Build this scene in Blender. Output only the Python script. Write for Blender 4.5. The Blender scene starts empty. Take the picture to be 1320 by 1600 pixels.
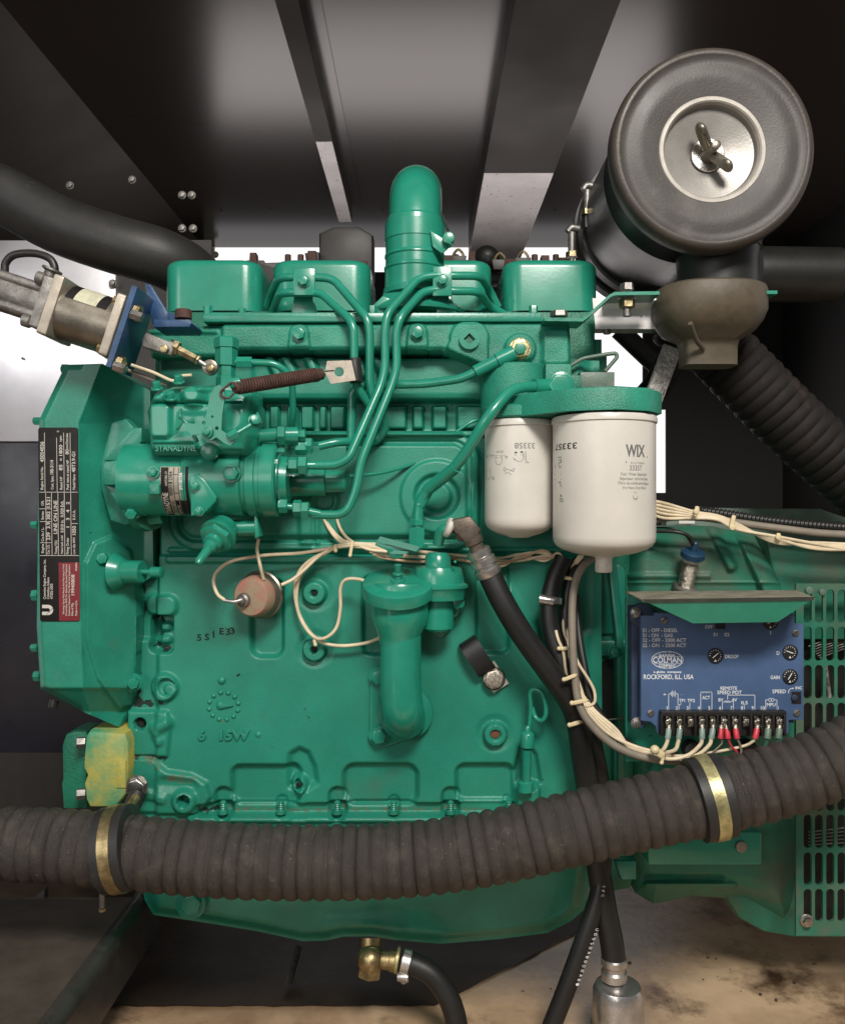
import bpy, math, random
import numpy as np
from mathutils import Vector, Matrix
from mathutils.geometry import tessellate_polygon
random.seed(4)
sc = bpy.context.scene
C = sc.collection
CZ = 1.0                      # eye height above the world origin (m)
# ---------------- camera ----------------
cam = bpy.data.cameras.new('camera'); camo = bpy.data.objects.new('camera', cam); C.objects.link(camo)
camo.location = (0, -1.35, CZ); camo.rotation_euler = (math.radians(90), 0, 0)
cam.sensor_fit = 'VERTICAL'; cam.sensor_height = 36; cam.lens = 36 * 1350 / 1600
cam.clip_start = 0.02; cam.clip_end = 60
sc.camera = camo
# ---------------- world (bright open air beyond the far door, dimmer ground) ----------------
w = bpy.data.worlds.new('World'); sc.world = w; w.use_nodes = True
nt = w.node_tree; bg = nt.nodes['Background']
tc = nt.nodes.new('ShaderNodeTexCoord'); sp = nt.nodes.new('ShaderNodeSeparateXYZ')
nt.links.new(tc.outputs['Generated'], sp.inputs[0])
ry = nt.nodes.new('ShaderNodeValToRGB'); ry.color_ramp.elements[0].position = .45; ry.color_ramp.elements[1].position = .62
ry.color_ramp.elements[0].color = (.15, .147, .145, 1); ry.color_ramp.elements[1].color = (1.15, 1.12, 1.12, 1)
my = nt.nodes.new('ShaderNodeMapRange'); my.inputs[1].default_value = -1; my.inputs[2].default_value = 1
nt.links.new(sp.outputs['Y'], my.inputs[0]); nt.links.new(my.outputs[0], ry.inputs[0])
mz = nt.nodes.new('ShaderNodeMapRange'); mz.inputs[1].default_value = -.35; mz.inputs[2].default_value = .05
mz.inputs[3].default_value = .35; mz.inputs[4].default_value = 1
nt.links.new(sp.outputs['Z'], mz.inputs[0])
mx = nt.nodes.new('ShaderNodeMix'); mx.data_type = 'RGBA'; mx.blend_type = 'MULTIPLY'; mx.inputs[0].default_value = 1
nt.links.new(ry.outputs[0], mx.inputs[6]); nt.links.new(mz.outputs[0], mx.inputs[7])
nt.links.new(mx.outputs[2], bg.inputs[0]); bg.inputs[1].default_value = 1.0
# ---------------- lamps: the open doorway behind the photographer, plus added fills at side and rear ----------------
def area(name, loc, target, sx, sy, power, col):
    l = bpy.data.lights.new(name, 'AREA'); l.shape = 'RECTANGLE'; l.size = sx; l.size_y = sy; l.energy = power; l.color = col
    o = bpy.data.objects.new(name, l); C.objects.link(o); o.location = loc
    o.rotation_euler = (Vector(target) - Vector(loc)).to_track_quat('-Z', 'Y').to_euler()
    return o
area('doorway_light', (.45, -2.5, CZ + 1.95), (0, 0, CZ + .1), 0.9, .6, 116, (1, .95, .88))
area('doorway_light_low', (-.9, -2.6, CZ + .3), (0, 0, CZ + .1), 0.8, .9, 9.5, (1, .97, .93))
area('left_panel_fill', (-2.15, -2.6, CZ + 1.05), (-.6, .6, CZ + .2), .9, .95, 13, (1, .98, .98))  # added lamp, mirrored in the left panel to brighten it
area('low_panel_fill', (-2.1, -2.6, CZ - 1.05), (-.6, .6, CZ - .2), .7, .3, 1.2, (1, .96, .95))  # added weak lamp standing in for bounce on the left panel's lower part
area('roof_patch_fill', (.08, 3.3, CZ - .05), (0, .9, CZ + .9), 2.5, .75, 11.5, (1, .90, .87))  # added lamp hidden behind the engine to make the roof's bright patches
sc.view_settings.view_transform = 'Standard'; sc.view_settings.look = 'None'
sc.view_settings.exposure = 0; sc.view_settings.gamma = 1
sc.view_settings.use_curve_mapping = False

# ---------------- coordinates ----------------
def K(d): return (1350 + d) / 1350
def P(x, y, d):
    k = K(d); return Vector(((x - 660) * k / 1000, d / 1000, CZ + (800 - y) * k / 1000))
NV = Vector((0, -1, 0)); XV = Vector((1, 0, 0)); ZV = Vector((0, 0, 1))
def frame(o, n=NV, up=ZV, rot=0):
    n = Vector(n).normalized(); up = Vector(up); x = up.cross(n)
    if x.length < 1e-5: x = Vector((1, 0, 0))
    x.normalize(); y = n.cross(x)
    a = math.radians(rot); x2 = x * math.cos(a) + y * math.sin(a); y2 = -x * math.sin(a) + y * math.cos(a)
    M = Matrix.Identity(4)
    for i in range(3):
        M[i][0] = x2[i] / 1000; M[i][1] = y2[i] / 1000; M[i][2] = n[i] / 1000; M[i][3] = o[i]
    return M
def F(px, py, d, rot=0, n=NV, up=ZV): return frame(P(px, py, d), n, up, rot)

# ---------------- materials ----------------
MAT = {}
def mat(name, col, rough=.5, metal=0, bump=0, bscale=300, var=0, vscale=25, col2=None, spec=.5, dust=None, coat=0, emit=None, spots=None):
    m = bpy.data.materials.new(name); m.use_nodes = True; MAT[name] = m
    t = m.node_tree; N = t.nodes; L = t.links; b = N['Principled BSDF']
    b.inputs['Base Color'].default_value = (*col, 1); b.inputs['Roughness'].default_value = rough
    b.inputs['Metallic'].default_value = metal; b.inputs['Specular IOR Level'].default_value = spec
    b.inputs['Coat Weight'].default_value = coat; b.inputs['Coat Roughness'].default_value = .12
    c = N.new('ShaderNodeTexCoord'); last = None
    def noise(sc_, det=4, w=0.5):
        n = N.new('ShaderNodeTexNoise'); n.inputs['Scale'].default_value = sc_; n.inputs['Detail'].default_value = det
        n.inputs['Roughness'].default_value = w
        L.new(c.outputs['Object'], n.inputs['Vector']); return n
    def ramp(src, a, bb, c0=(0, 0, 0), c1=(1, 1, 1)):
        r = N.new('ShaderNodeValToRGB'); r.color_ramp.elements[0].position = a; r.color_ramp.elements[1].position = bb
        r.color_ramp.elements[0].color = (*c0, 1); r.color_ramp.elements[1].color = (*c1, 1); L.new(src, r.inputs[0]); return r
    if var or col2:
        n = noise(vscale, 6, .6); c2 = col2 or tuple(v * (1 - var) for v in col)
        last = ramp(n.outputs['Fac'], .38, .64, c2, col).outputs[0]
        n2 = noise(vscale * .3, 3); r2 = ramp(n2.outputs['Fac'], .3, .7, (rough - .06,) * 3, (min(1, rough + .12),) * 3)
        L.new(r2.outputs[0], b.inputs['Roughness'])
    def over(fac, colr):
        nonlocal last
        mx = N.new('ShaderNodeMix'); mx.data_type = 'RGBA'; L.new(fac, mx.inputs[0])
        if last: L.new(last, mx.inputs[6])
        else: mx.inputs[6].default_value = (*col, 1)
        mx.inputs[7].default_value = (*colr, 1); last = mx.outputs[2]
    if dust:
        n = noise(dust[1], 8, .7); over(ramp(n.outputs['Fac'], dust[2], dust[2] + .15).outputs[0], dust[0])
    if spots:
        n = noise(spots[1], 3, .6); over(ramp(n.outputs['Fac'], spots[2], spots[2] + .04).outputs[0], spots[0])
    if last: L.new(last, b.inputs['Base Color'])
    if bump:
        n = noise(bscale, 5, .55); bp = N.new('ShaderNodeBump'); bp.inputs['Strength'].default_value = bump
        bp.inputs['Distance'].default_value = .002; L.new(n.outputs['Fac'], bp.inputs['Height']); L.new(bp.outputs[0], b.inputs['Normal'])
    if emit: b.inputs['Emission Color'].default_value = (*emit, 1); b.inputs['Emission Strength'].default_value = 1
    return m
G = (.017, .240, .160)
mat('green', G, .34, coat=.2, bump=.22, bscale=260, var=.25, vscale=14, dust=((.05, .17, .12), 10, .60), spots=((.02, .05, .03), 55, .72))
mat('green_block', (.017, .242, .162), .36, bump=.3, bscale=520, var=.2, vscale=9, dust=((.04, .165, .118), 7, .57), spots=((.03, .06, .04), 42, .735))
mat('green_cast', (.019, .25, .165), .42, bump=.55, bscale=420, var=.3, vscale=18, spots=((.03, .06, .04), 42, .73))
mat('green_smooth', (.016, .25, .165), .26, bump=.05, bscale=200, var=.15, vscale=22, coat=.3)
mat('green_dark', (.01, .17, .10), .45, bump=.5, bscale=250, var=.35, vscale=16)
mat('green_dusty', (.022, .18, .112), .5, bump=.3, bscale=200, var=.3, vscale=10, dust=((.085, .125, .085), 7, .47))
mat('oil_stain', (.018, .035, .026), .3, bump=.3, var=.4, vscale=60)
mat('rust_stain', (.10, .12, .07), .6, bump=.4, bscale=300, col2=(.03, .19, .12), vscale=60)
mat('green_grey', (.11, .17, .13), .4, bump=.2, var=.25, dust=((.2, .2, .16), 14, .55))
mat('grime', (.035, .04, .028), .7, bump=.5, var=.4, vscale=50)
mat('grime_top', (.26, .24, .18), .75, bump=.6, var=.4, vscale=45, dust=((.02, .12, .07), 60, .6))
mat('yellow_green', (.07, .30, .16), .42, bump=.4, bscale=200, col2=(.50, .40, .07), vscale=16)
mat('hole', (.004, .008, .006), .8)  # near-black colour standing in for shade inside holes and slots
mat('rust_hole', (.16, .06, .03), .8, bump=.5)
mat('rubber', (.012, .012, .012), .42, bump=.12, bscale=400, var=.3)
mat('rubber_soft', (.022, .021, .02), .5, bump=.15, bscale=300, var=.3, dust=((.05, .045, .04), 20, .6))
mat('hose', (.046, .038, .033), .42, bump=1.0, bscale=800, var=.3, vscale=30, dust=((.075, .062, .05), 38, .52), spots=((.40, .35, .28), 420, .69))
mat('hose_dark', (.014, .011, .010), .6, spec=.25, bump=.5, bscale=900, var=.3, dust=((.035, .024, .02), 20, .55))
mat('steel', (.52, .50, .47), .32, 1, bump=.1, var=.35, vscale=60)
mat('steel_dull', (.30, .285, .265), .45, .85, bump=.3, var=.4, vscale=60)
mat('galv', (.62, .60, .58), .28, .9, bump=.15, var=.3, vscale=40)
mat('aluminium', (.46, .41, .34), .42, .55, bump=.15, var=.25, vscale=50)
mat('brass', (.50, .39, .20), .35, .9, bump=.15, var=.5, vscale=70)
mat('zinc_yellow', (.62, .56, .28), .36, .7, bump=.2, var=.45, vscale=60, spots=((.1, .08, .04), 300, .66))
mat('bronze_grey', (.30, .27, .22), .33, .85, bump=.15, var=.35, vscale=30)
mat('bolt_gold', (.52, .42, .24), .32, .9, bump=.2, var=.5, vscale=90)
mat('rust', (.085, .038, .028), .7, bump=.6, bscale=700, var=.4, vscale=80)
mat('rust_pink', (.36, .16, .12), .5, bump=.4, bscale=400, col2=(.30, .24, .16), vscale=55)
mat('filter_white', (.63, .60, .545), .33, bump=.04, var=.09, vscale=12, dust=((.50, .46, .38), 16, .63), spots=((.25, .21, .16), 160, .755))
mat('ink_grey', (.22, .215, .20), .5); mat('ink_black', (.03, .03, .028), .5)
mat('wire_cream', (.74, .62, .43), .42, bump=.2, bscale=90, var=.22, vscale=35, dust=((.46, .34, .2), 22, .58))
mat('wire_tan', (.60, .42, .27), .45, bump=.1, var=.25, vscale=30); mat('ink_wix', (.17, .17, .165), .4, .2); mat('dish_rim', (.42, .39, .35), .45, .2, bump=.1, var=.2, vscale=40)
mat('dish', (.27, .255, .235), .38, .35, bump=.1, var=.15, vscale=30, dust=((.32, .27, .2), 30, .62))
mat('wire_grey', (.25, .215, .17), .5, var=.2); mat('wire_black', (.015, .014, .013), .4)
mat('tie', (.66, .55, .33), .45); mat('blue', (.026, .078, .185), .35, bump=.25, var=.35, vscale=40)
mat('gov_blue', (.068, .122, .240), .38, bump=.12, bscale=350, var=.16, vscale=25, dust=((.13, .17, .24), 12, .68))
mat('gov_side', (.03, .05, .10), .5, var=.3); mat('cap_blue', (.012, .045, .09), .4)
mat('white_print', (.72, .74, .76), .5); mat('black_plastic', (.018, .016, .015), .4, bump=.1, var=.3)
mat('fitting', (.15, .12, .095), .5, .5, bump=.3, var=.4, vscale=60)
mat('plate_black', (.012, .010, .010), .55, spec=.25, var=.3, vscale=60); mat('plate_red', (.20, .016, .022), .35, var=.2)
mat('plate_line', (.55, .52, .47), .4); mat('plate_silver', (.42, .38, .31), .35, .4, var=.3, vscale=90)
mat('chrome_dirty', (.66, .60, .50), .28, .9, bump=.5, bscale=700, var=.5, vscale=200)
mat('red_plastic', (.55, .04, .06), .35, var=.2); mat('crimp_clear', (.24, .33, .29), .3, var=.3)
mat('lid', (.060, .053, .049), .5, bump=.2, bscale=300, var=.25, vscale=20, dust=((.10, .09, .085), 11, .57))
mat('lid_rim', (.048, .038, .030), .45, bump=.2, var=.3)
mat('can_black', (.018, .019, .018), .36, bump=.25, bscale=30, var=.3, dust=((.10, .10, .09), 16, .66))
mat('olive', (.115, .092, .062), .48, bump=.3, bscale=90, var=.35, vscale=18)
mat('silver_rough', (.50, .48, .45), .5, .4, bump=2.5, bscale=160, var=.5, vscale=90)
mat('roof', (.070, .058, .054), .21, spec=.75)
mat('roof_matte', (.085, .072, .066), .5, spec=.3, bump=.05, var=.12, vscale=8)
mat('bare_sheet_sheen', (.88, .85, .85), .42, .6, bump=.15, bscale=80, var=.12, vscale=9, spots=((.3, .27, .25), 60, .66))
mat('roof_edge', (.07, .062, .06), .3, spec=.8, bump=.1)
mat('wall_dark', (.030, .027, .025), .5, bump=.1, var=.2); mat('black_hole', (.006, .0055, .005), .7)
mat('panel_dark_reflection', (.020, .020, .030), .3, spec=.5, bump=.05, var=.2)
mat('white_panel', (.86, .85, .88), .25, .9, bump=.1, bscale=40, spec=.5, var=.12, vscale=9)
mat('rail', (.045, .040, .036), .3, bump=.15, var=.3, spec=.6); mat('rail_top', (.075, .060, .047), .55, bump=.25, var=.4, vscale=14)
mat('floor', (.64, .46, .29), .3, bump=.35, bscale=60, var=.4, vscale=4, col2=(.30, .19, .11), dust=((.09, .05, .028), 5.5, .52), spots=((.05, .035, .025), 26, .69))
mat('floor_shade', (.050, .034, .022), .5, spec=.3, bump=.3, bscale=50, var=.5, vscale=7, dust=((.012, .009, .006), 5, .52))
mat('white_enamel', (.75, .72, .66), .4); mat('label_cream', (.62, .60, .44), .4, var=.25, vscale=80)
mat('stone', (.07, .045, .03), .9)

# ---------------- mesh builder ----------------
class MB:
    def __init__(s, m='green'): s.v = []; s.f = []; s.mi = []; s.ms = []; s.cur = 0; s.m(m)
    def m(s, n):
        if n not in s.ms: s.ms.append(n)
        s.cur = s.ms.index(n); return s
    def add(s, vs, fs):
        b = len(s.v); s.v += [tuple(v) for v in vs]; s.f += [tuple(i + b for i in f) for f in fs]; s.mi += [s.cur] * len(fs); return s
    def prism(s, pts, M, h, bev=0, h0=0, holes=()):
        """closed 2D outline (mm, ccw) pushed from h0 to h along the frame normal, with a chamfer on the front edge"""
        ar = sum(pts[i - 1][0] * pts[i][1] - pts[i][0] * pts[i - 1][1] for i in range(len(pts)))
        pts = list(pts) if ar > 0 else list(pts)[::-1]; n = len(pts)
        if holes:
            loops = [pts] + [list(hh) for hh in holes]; flat = [p for l in loops for p in l]; N_ = len(flat)
            tr = tessellate_polygon([[Vector((p[0], p[1], 0)) for p in l] for l in loops])
            vs = [M @ Vector((p[0], p[1], h)) for p in flat] + [M @ Vector((p[0], p[1], h0)) for p in flat]; fs = []
            for t in tr:
                a, b, c = t; A, B, D = flat[a], flat[b], flat[c]
                if (B[0] - A[0]) * (D[1] - A[1]) - (B[1] - A[1]) * (D[0] - A[0]) < 0: a, c = c, a
                fs += [(a, b, c), (c + N_, b + N_, a + N_)]
            o = 0
            for l in loops:
                k = len(l)
                for i in range(k): j = (i + 1) % k; fs.append((o + i, o + j, o + j + N_, o + i + N_) if l is pts else (o + i, o + j, o + j + N_, o + i + N_))
                o += k
            return s.add(vs, fs)
        if bev > 0:
            ins = []
            for i in range(n):
                a = Vector(pts[i - 1]); b = Vector(pts[i]); c = Vector(pts[(i + 1) % n])
                e1 = (b - a); e2 = (c - b)
                if e1.length < 1e-9: e1 = e2
                if e2.length < 1e-9: e2 = e1
                e1 = e1.normalized(); e2 = e2.normalized(); n1 = Vector((-e1.y, e1.x)); n2 = Vector((-e2.y, e2.x))
                q = n1 + n2; q = q / max(.35, q.dot(n1)) if q.length > 1e-6 else n1
                ins.append(b + q * bev)
            vs = [M @ Vector((p[0], p[1], h0)) for p in pts] + [M @ Vector((p[0], p[1], h - bev)) for p in pts]
            vs += [M @ Vector((pts[i][0] * .3 + ins[i][0] * .7, pts[i][1] * .3 + ins[i][1] * .7, h - bev * .3)) if 0 else M @ Vector((pts[i][0] + (ins[i][0] - pts[i][0]) * .3, pts[i][1] + (ins[i][1] - pts[i][1]) * .3, h - bev * .3)) for i in range(n)]
            vs += [M @ Vector((p[0], p[1], h)) for p in ins]; R = 4
        else:
            vs = [M @ Vector((p[0], p[1], h0)) for p in pts] + [M @ Vector((p[0], p[1], h)) for p in pts]; R = 2
        fs = [tuple(range(n - 1, -1, -1)), tuple((R - 1) * n + i for i in range(n))]
        for r in range(R - 1):
            for i in range(n): j = (i + 1) % n; fs.append((r * n + i, r * n + j, (r + 1) * n + j, (r + 1) * n + i))
        return s.add(vs, fs)
    def pp(s, pts, d, th, bev=2, holes=()):
        """photo-pixel outline at depth d (front face), th mm thick going away"""
        k = K(d); M = frame(Vector((0, d / 1000, CZ)))
        c = lambda q: [((x - 660) * k, (800 - y) * k) for x, y in q]
        return s.prism(c(pts), M, 0, bev, -th, [c(h) for h in holes])
    def box(s, M, sx, sy, sz, bev=1):
        return s.prism([(-sx / 2, -sy / 2), (sx / 2, -sy / 2), (sx / 2, sy / 2), (-sx / 2, sy / 2)], M, sz, bev)
    def lathe(s, prof, o, ax=NV, n=32, ph=0, ref=ZV, sq=None, caps=True):
        M = frame(o, ax, ref); vs = []; fs = []; k = len(prof)
        for t, r in prof:
            for i in range(n):
                a = 2 * math.pi * (i + ph) / n; vs.append(M @ Vector((r * math.cos(a), r * math.sin(a) * (sq or 1), t)))
        up = prof[-1][0] >= prof[0][0]
        for q in range(k - 1):
            for i in range(n):
                j = (i + 1) % n; f = (q * n + i, q * n + j, (q + 1) * n + j, (q + 1) * n + i); fs.append(f if up else f[::-1])
        e0 = tuple(range(n - 1, -1, -1)); e1 = tuple((k - 1) * n + i for i in range(n))
        if caps and prof[0][1] > 1e-6: fs.append(e0 if up else e0[::-1])
        if caps and prof[-1][1] > 1e-6: fs.append(e1 if up else e1[::-1])
        return s.add(vs, fs)
    def cyl(s, px, py, d, r, h, ax=NV, n=32, bev=1, ph=0, r2=None):
        k = K(d); r *= k; r2 = r if r2 is None else r2 * k; b = min(bev, h * .45, r * .4)
        return s.lathe([(0, r), (h - b, r2 + (r - r2) * 0), (h - b * .3, r2 - b * .3), (h, r2 - b)], P(px, py, d), ax, n, ph)
    def bolt(s, px, py, d, r, h=7, ax=NV, wash=1.28, rot=0, ref=ZV, slot=False):
        k = K(d); r *= k; o = P(px, py, d) if py is not None else px
        h0 = 0
        if wash: s.lathe([(0, r * wash), (1.6, r * wash), (2.2, r * wash - .6)], o, ax, 28); h0 = 2
        s.lathe([(h0, r), (h0 + h - 1.2, r), (h0 + h - .3, r * .93), (h0 + h, r * .82)], o, ax, 6, rot / 60, ref)
        return s
    def sphere(s, o, r, n=16, ax=NV, sy=1):
        return s.lathe([(-r * math.cos(math.pi * i / 9) * sy, r * math.sin(math.pi * i / 9) + (1e-7 if i in (0, 9) else 0)) for i in range(10)], o, ax, n)
    def hole(s, px, py, d, r, m='hole', rim=True):
        cur = s.cur; s.m(m); k = K(d); r *= k
        s.lathe([(.35, r), (.4, r * .99)], P(px, py, d), NV, 24); s.cur = cur; return s
    def path(s, pts, r, n=12, sub=6, rf=None, mode='cr', px=True, bend=14, caps=True):
        W = [P(*p) for p in pts] if px else [Vector(p) for p in pts]
        if px: r = r * K(pts[0][2]) / 1000
        else: r = r / 1000
        Q = []
        if mode == 'cr':
            W2 = [W[0] * 2 - W[1]] + W + [W[-1] * 2 - W[-2]]
            for i in range(1, len(W2) - 2):
                a, b, c, e = W2[i - 1:i + 3]
                for j in range(sub):
                    t = j / sub
                    Q.append(.5 * ((2 * b) + (c - a) * t + (2 * a - 5 * b + 4 * c - e) * t * t + (-a + 3 * b - 3 * c + e) * t ** 3))
            Q.append(W[-1])
        else:
            Q = [W[0]]
            for i in range(1, len(W) - 1):
                a, b, c = W[i - 1:i + 2]; l = min(bend / 1000, (a - b).length * .48, (c - b).length * .48)
                p0 = b + (a - b).normalized() * l; p1 = b + (c - b).normalized() * l
                for j in range(7): t = j / 6; Q.append(p0 * (1 - t) ** 2 + b * 2 * t * (1 - t) + p1 * t * t)
            Q.append(W[-1])
        R = []; 
        for q in Q:
            if not R or (q - R[-1]).length > 1e-5: R.append(q)
        Q = R
        if rf:   # resample evenly for corrugation
            L = [0]
            for i in range(1, len(Q)): L.append(L[-1] + (Q[i] - Q[i - 1]).length)
            N_ = int(L[-1] / .0016); out = []; j = 0; LL = []
            for i in range(N_ + 1):
                t = L[-1] * i / N_
                while j < len(L) - 2 and L[j + 1] < t: j += 1
                out.append(Q[j].lerp(Q[j + 1], (t - L[j]) / max(1e-9, L[j + 1] - L[j]))); LL.append(t)
            Q = out
        vs = []; fs = []; up = None
        for i, q in enumerate(Q):
            tg = (Q[min(i + 1, len(Q) - 1)] - Q[max(i - 1, 0)]).normalized()
            if up is None: up = ZV if abs(tg.z) < .9 else XV
            a = up.cross(tg).normalized(); b = tg.cross(a); up = b
            rr = r * (rf(LL[i]) if rf else 1)
            for j in range(n): an = 2 * math.pi * j / n; vs.append(q + (a * math.cos(an) + b * math.sin(an)) * rr)
        for i in range(len(Q) - 1):
            for j in range(n): k = (j + 1) % n; fs.append((i * n + j, i * n + k, (i + 1) * n + k, (i + 1) * n + j))
        if caps: fs.append(tuple(range(n - 1, -1, -1))); fs.append(tuple((len(Q) - 1) * n + i for i in range(n)))
        return s.add(vs, fs)
    def text(s, body, M, w=None, h=None, ext=.15, align='L', warp=None, bold=0, sx=1, solid=0):
        c = bpy.data.curves.new('t', 'FONT'); c.body = body; c.size = 1; c.resolution_u = 3; c.offset = bold
        if solid: c.extrude = .1; c.bevel_depth = .02; c.bevel_resolution = 1
        o = bpy.data.objects.new('t', c); C.objects.link(o)
        me = bpy.data.meshes.new_from_object(o.evaluated_get(bpy.context.evaluated_depsgraph_get()))
        bpy.data.objects.remove(o); bpy.data.curves.remove(c)
        V = [v.co.copy() for v in me.vertices]; FS = [tuple(p.vertices) for p in me.polygons]; bpy.data.meshes.remove(me)
        if not V: return s
        x0 = min(v.x for v in V); x1 = max(v.x for v in V); ky = h / .70 if h else 1; kx = (w / (x1 - x0)) if w else ky * sx
        off = {'L': -x0, 'C': -(x0 + x1) / 2, 'R': -x1}[align]
        vs = [Vector(((v.x + off) * kx, v.y * ky, (v.z / .12 * solid if solid else ext))) for v in V]
        vs = [warp(v) for v in vs] if warp else [M @ v for v in vs]
        return s.add(vs, FS)
    def lines(s, segs, M, wd=.7, ext=.15):
        for a, b in segs:
            a = Vector(a); b = Vector(b); t = (b - a).normalized(); n = Vector((-t.y, t.x)) * wd / 2
            s.add([M @ Vector((*(q), ext)) for q in (a - n, b - n, b + n, a + n)], [(0, 1, 2, 3)])
        return s
    def relief(s, x0, y0, x1, y1, step, d0, fn, outline, back, taper=False, stain=None):
        k = K(d0); xs = np.arange(x0, x1 + step, step, float); ys = np.arange(y0, y1 + step, step, float)
        X, Y = np.meshgrid(xs, ys); sd = sdpoly(X, Y, outline); gy, gx = np.gradient(sd, step)
        gl = np.sqrt(gx ** 2 + gy ** 2) + 1e-9; sel = np.abs(sd) < .75 * step
        X = np.where(sel, X - gx / gl * sd, X); Y = np.where(sel, Y - gy / gl * sd, Y); sd = np.where(sel, 0, sd)
        H = fn(X, Y); ins = sd <= 1e-6; ny, nx = X.shape
        kk = (1350 + d0 - H) / 1350 if taper else k
        VX = ((X - 660) * kk / 1000).ravel(); VY = ((d0 - H) / 1000).ravel(); VZ = (CZ + (800 - Y) * kk / 1000).ravel()
        keep = ins[:-1, :-1] & ins[1:, :-1] & ins[:-1, 1:] & ins[1:, 1:]
        I, J = np.nonzero(keep); a = I * nx + J; quads = np.stack([a + nx, a + nx + 1, a + 1, a], 1)
        used = np.unique(quads); mp = -np.ones(nx * ny, int); mp[used] = np.arange(len(used)); q = mp[quads]
        vs = list(zip(VX[used], VY[used], VZ[used])); fs = [tuple(int(i) for i in r) for r in q]
        es = {}
        for r in fs:
            for i in range(4):
                e = (r[i], r[(i + 1) % 4]); 
                if (e[1], e[0]) in es: del es[(e[1], e[0])]
                else: es[e] = 1
        bk = {}
        for a_, b_ in list(es):
            for z in (a_, b_):
                if z not in bk: bk[z] = len(vs); v = vs[z]; vs.append((v[0], (d0 + back) / 1000, v[2]))
            fs.append((b_, a_, bk[a_], bk[b_]))
        s.add(vs, fs)
        if stain:
            Xc = (X[:-1, :-1] + X[1:, 1:])[I, J] / 2; Yc = (Y[:-1, :-1] + Y[1:, 1:])[I, J] / 2; base = len(s.mi) - len(fs)
            for nm, fn_ in stain:
                cur = s.cur; s.m(nm); ix = s.cur; s.cur = cur
                for q_ in np.nonzero(fn_(Xc, Yc))[0]: s.mi[base + int(q_)] = ix
        return s
    def build(s, name, parent=None, angle=38, **kw):
        me = bpy.data.meshes.new(name); o0 = Vector((0, 0, 0)); p = parent
        while p is not None: o0 += Vector(p.location); p = p.parent
        me.from_pydata([(v[0] - o0.x, v[1] - o0.y, v[2] - o0.z) for v in s.v], [], s.f)
        for n in s.ms: me.materials.append(MAT[n])
        me.polygons.foreach_set('material_index', s.mi); me.polygons.foreach_set('use_smooth', [True] * len(s.f))
        me.update(); me.set_sharp_from_angle(angle=math.radians(angle))
        o = bpy.data.objects.new(name, me); C.objects.link(o)
        if parent: o.parent = parent
        for kk, v in kw.items(): o[kk] = v
        return o
def thing(name, loc, label, category, group=None):
    o = bpy.data.objects.new(name, None); C.objects.link(o); o.location = loc; o.empty_display_size = .02
    o['label'] = label; o['category'] = category
    if group: o['group'] = group
    return o
# ---------------- signed distances for cast reliefs ----------------
def sdpoly(X, Y, pts):
    d = np.full(X.shape, 1e18); sg = np.ones(X.shape); n = len(pts)
    for i in range(n):
        ax, ay = pts[i]; bx, by = pts[i - 1]; ex, ey = bx - ax, by - ay; wx, wy = X - ax, Y - ay
        t = np.clip((wx * ex + wy * ey) / (ex * ex + ey * ey + 1e-12), 0, 1); dx, dy = wx - ex * t, wy - ey * t
        d = np.minimum(d, dx * dx + dy * dy)
        c1 = Y >= ay; c2 = Y < by; c3 = ex * wy > ey * wx
        sg = np.where((c1 & c2 & c3) | (~c1 & ~c2 & ~c3), -sg, sg)
    return sg * np.sqrt(d)
def sc_(X, Y, cx, cy, r): return np.hypot(X - cx, Y - cy) - r
def srr(X, Y, x0, y0, x1, y1, r):
    qx = np.abs(X - (x0 + x1) / 2) - (x1 - x0) / 2 + r; qy = np.abs(Y - (y0 + y1) / 2) - (y1 - y0) / 2 + r
    return np.hypot(np.maximum(qx, 0), np.maximum(qy, 0)) + np.minimum(np.maximum(qx, qy), 0) - r
def scap(X, Y, ax, ay, bx, by, r):
    ex, ey = bx - ax, by - ay; t = np.clip(((X - ax) * ex + (Y - ay) * ey) / (ex * ex + ey * ey + 1e-9), 0, 1)
    return np.hypot(X - ax - ex * t, Y - ay - ey * t) - r
def st(sd, wd=5):
    t = np.clip(.5 - sd / wd, 0, 1); return t * t * (3 - 2 * t)
def rr(x0, y0, x1, y1, r, n=5):
    o = []
    for cx, cy, a0 in ((x1 - r, y1 - r, 0), (x0 + r, y1 - r, 90), (x0 + r, y0 + r, 180), (x1 - r, y0 + r, 270)):
        for i in range(n + 1): a = math.radians(a0 + 90 * i / n); o.append((cx + r * math.cos(a), cy + r * math.sin(a)))
    return o
def circ(cx, cy, r, n=24): return [(cx + r * math.cos(2 * math.pi * i / n), cy + r * math.sin(2 * math.pi * i / n)) for i in range(n)]
# =====================================================================================
# SETTING
# =====================================================================================
def wbox(mb, x0, x1, y0, y1, z0, z1, bev=0):   # world box, metres, z above eye height
    vs = [(x, y, CZ + z) for z in (z0, z1) for y in (y0, y1) for x in (x0, x1)]
    return mb.add(vs, [(0, 2, 3, 1), (4, 5, 7, 6), (0, 1, 5, 4), (2, 6, 7, 3), (0, 4, 6, 2), (1, 3, 7, 5)])
SZ = 1.6   # the canopy is a roomy one: roof 1.2 m above the lens, far wall 2.6 m behind the engine face
def rbox(mb, x0, x1, y0, y1, z0, z1):
    q = lambda y: (y + 1.35) * SZ - 1.35
    return wbox(mb, x0 * SZ, x1 * SZ, q(y0), q(y1), z0 * SZ, z1 * SZ)
m = MB('floor'); wbox(m, -2.2, 2.2, -1.0, 2.7, -.86, -.80)
m.build('floor', kind='structure')
m = MB('floor_shade')   # dark sheet just above the floor, painted shade under the engine
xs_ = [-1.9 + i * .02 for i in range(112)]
fr_ = []
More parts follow.
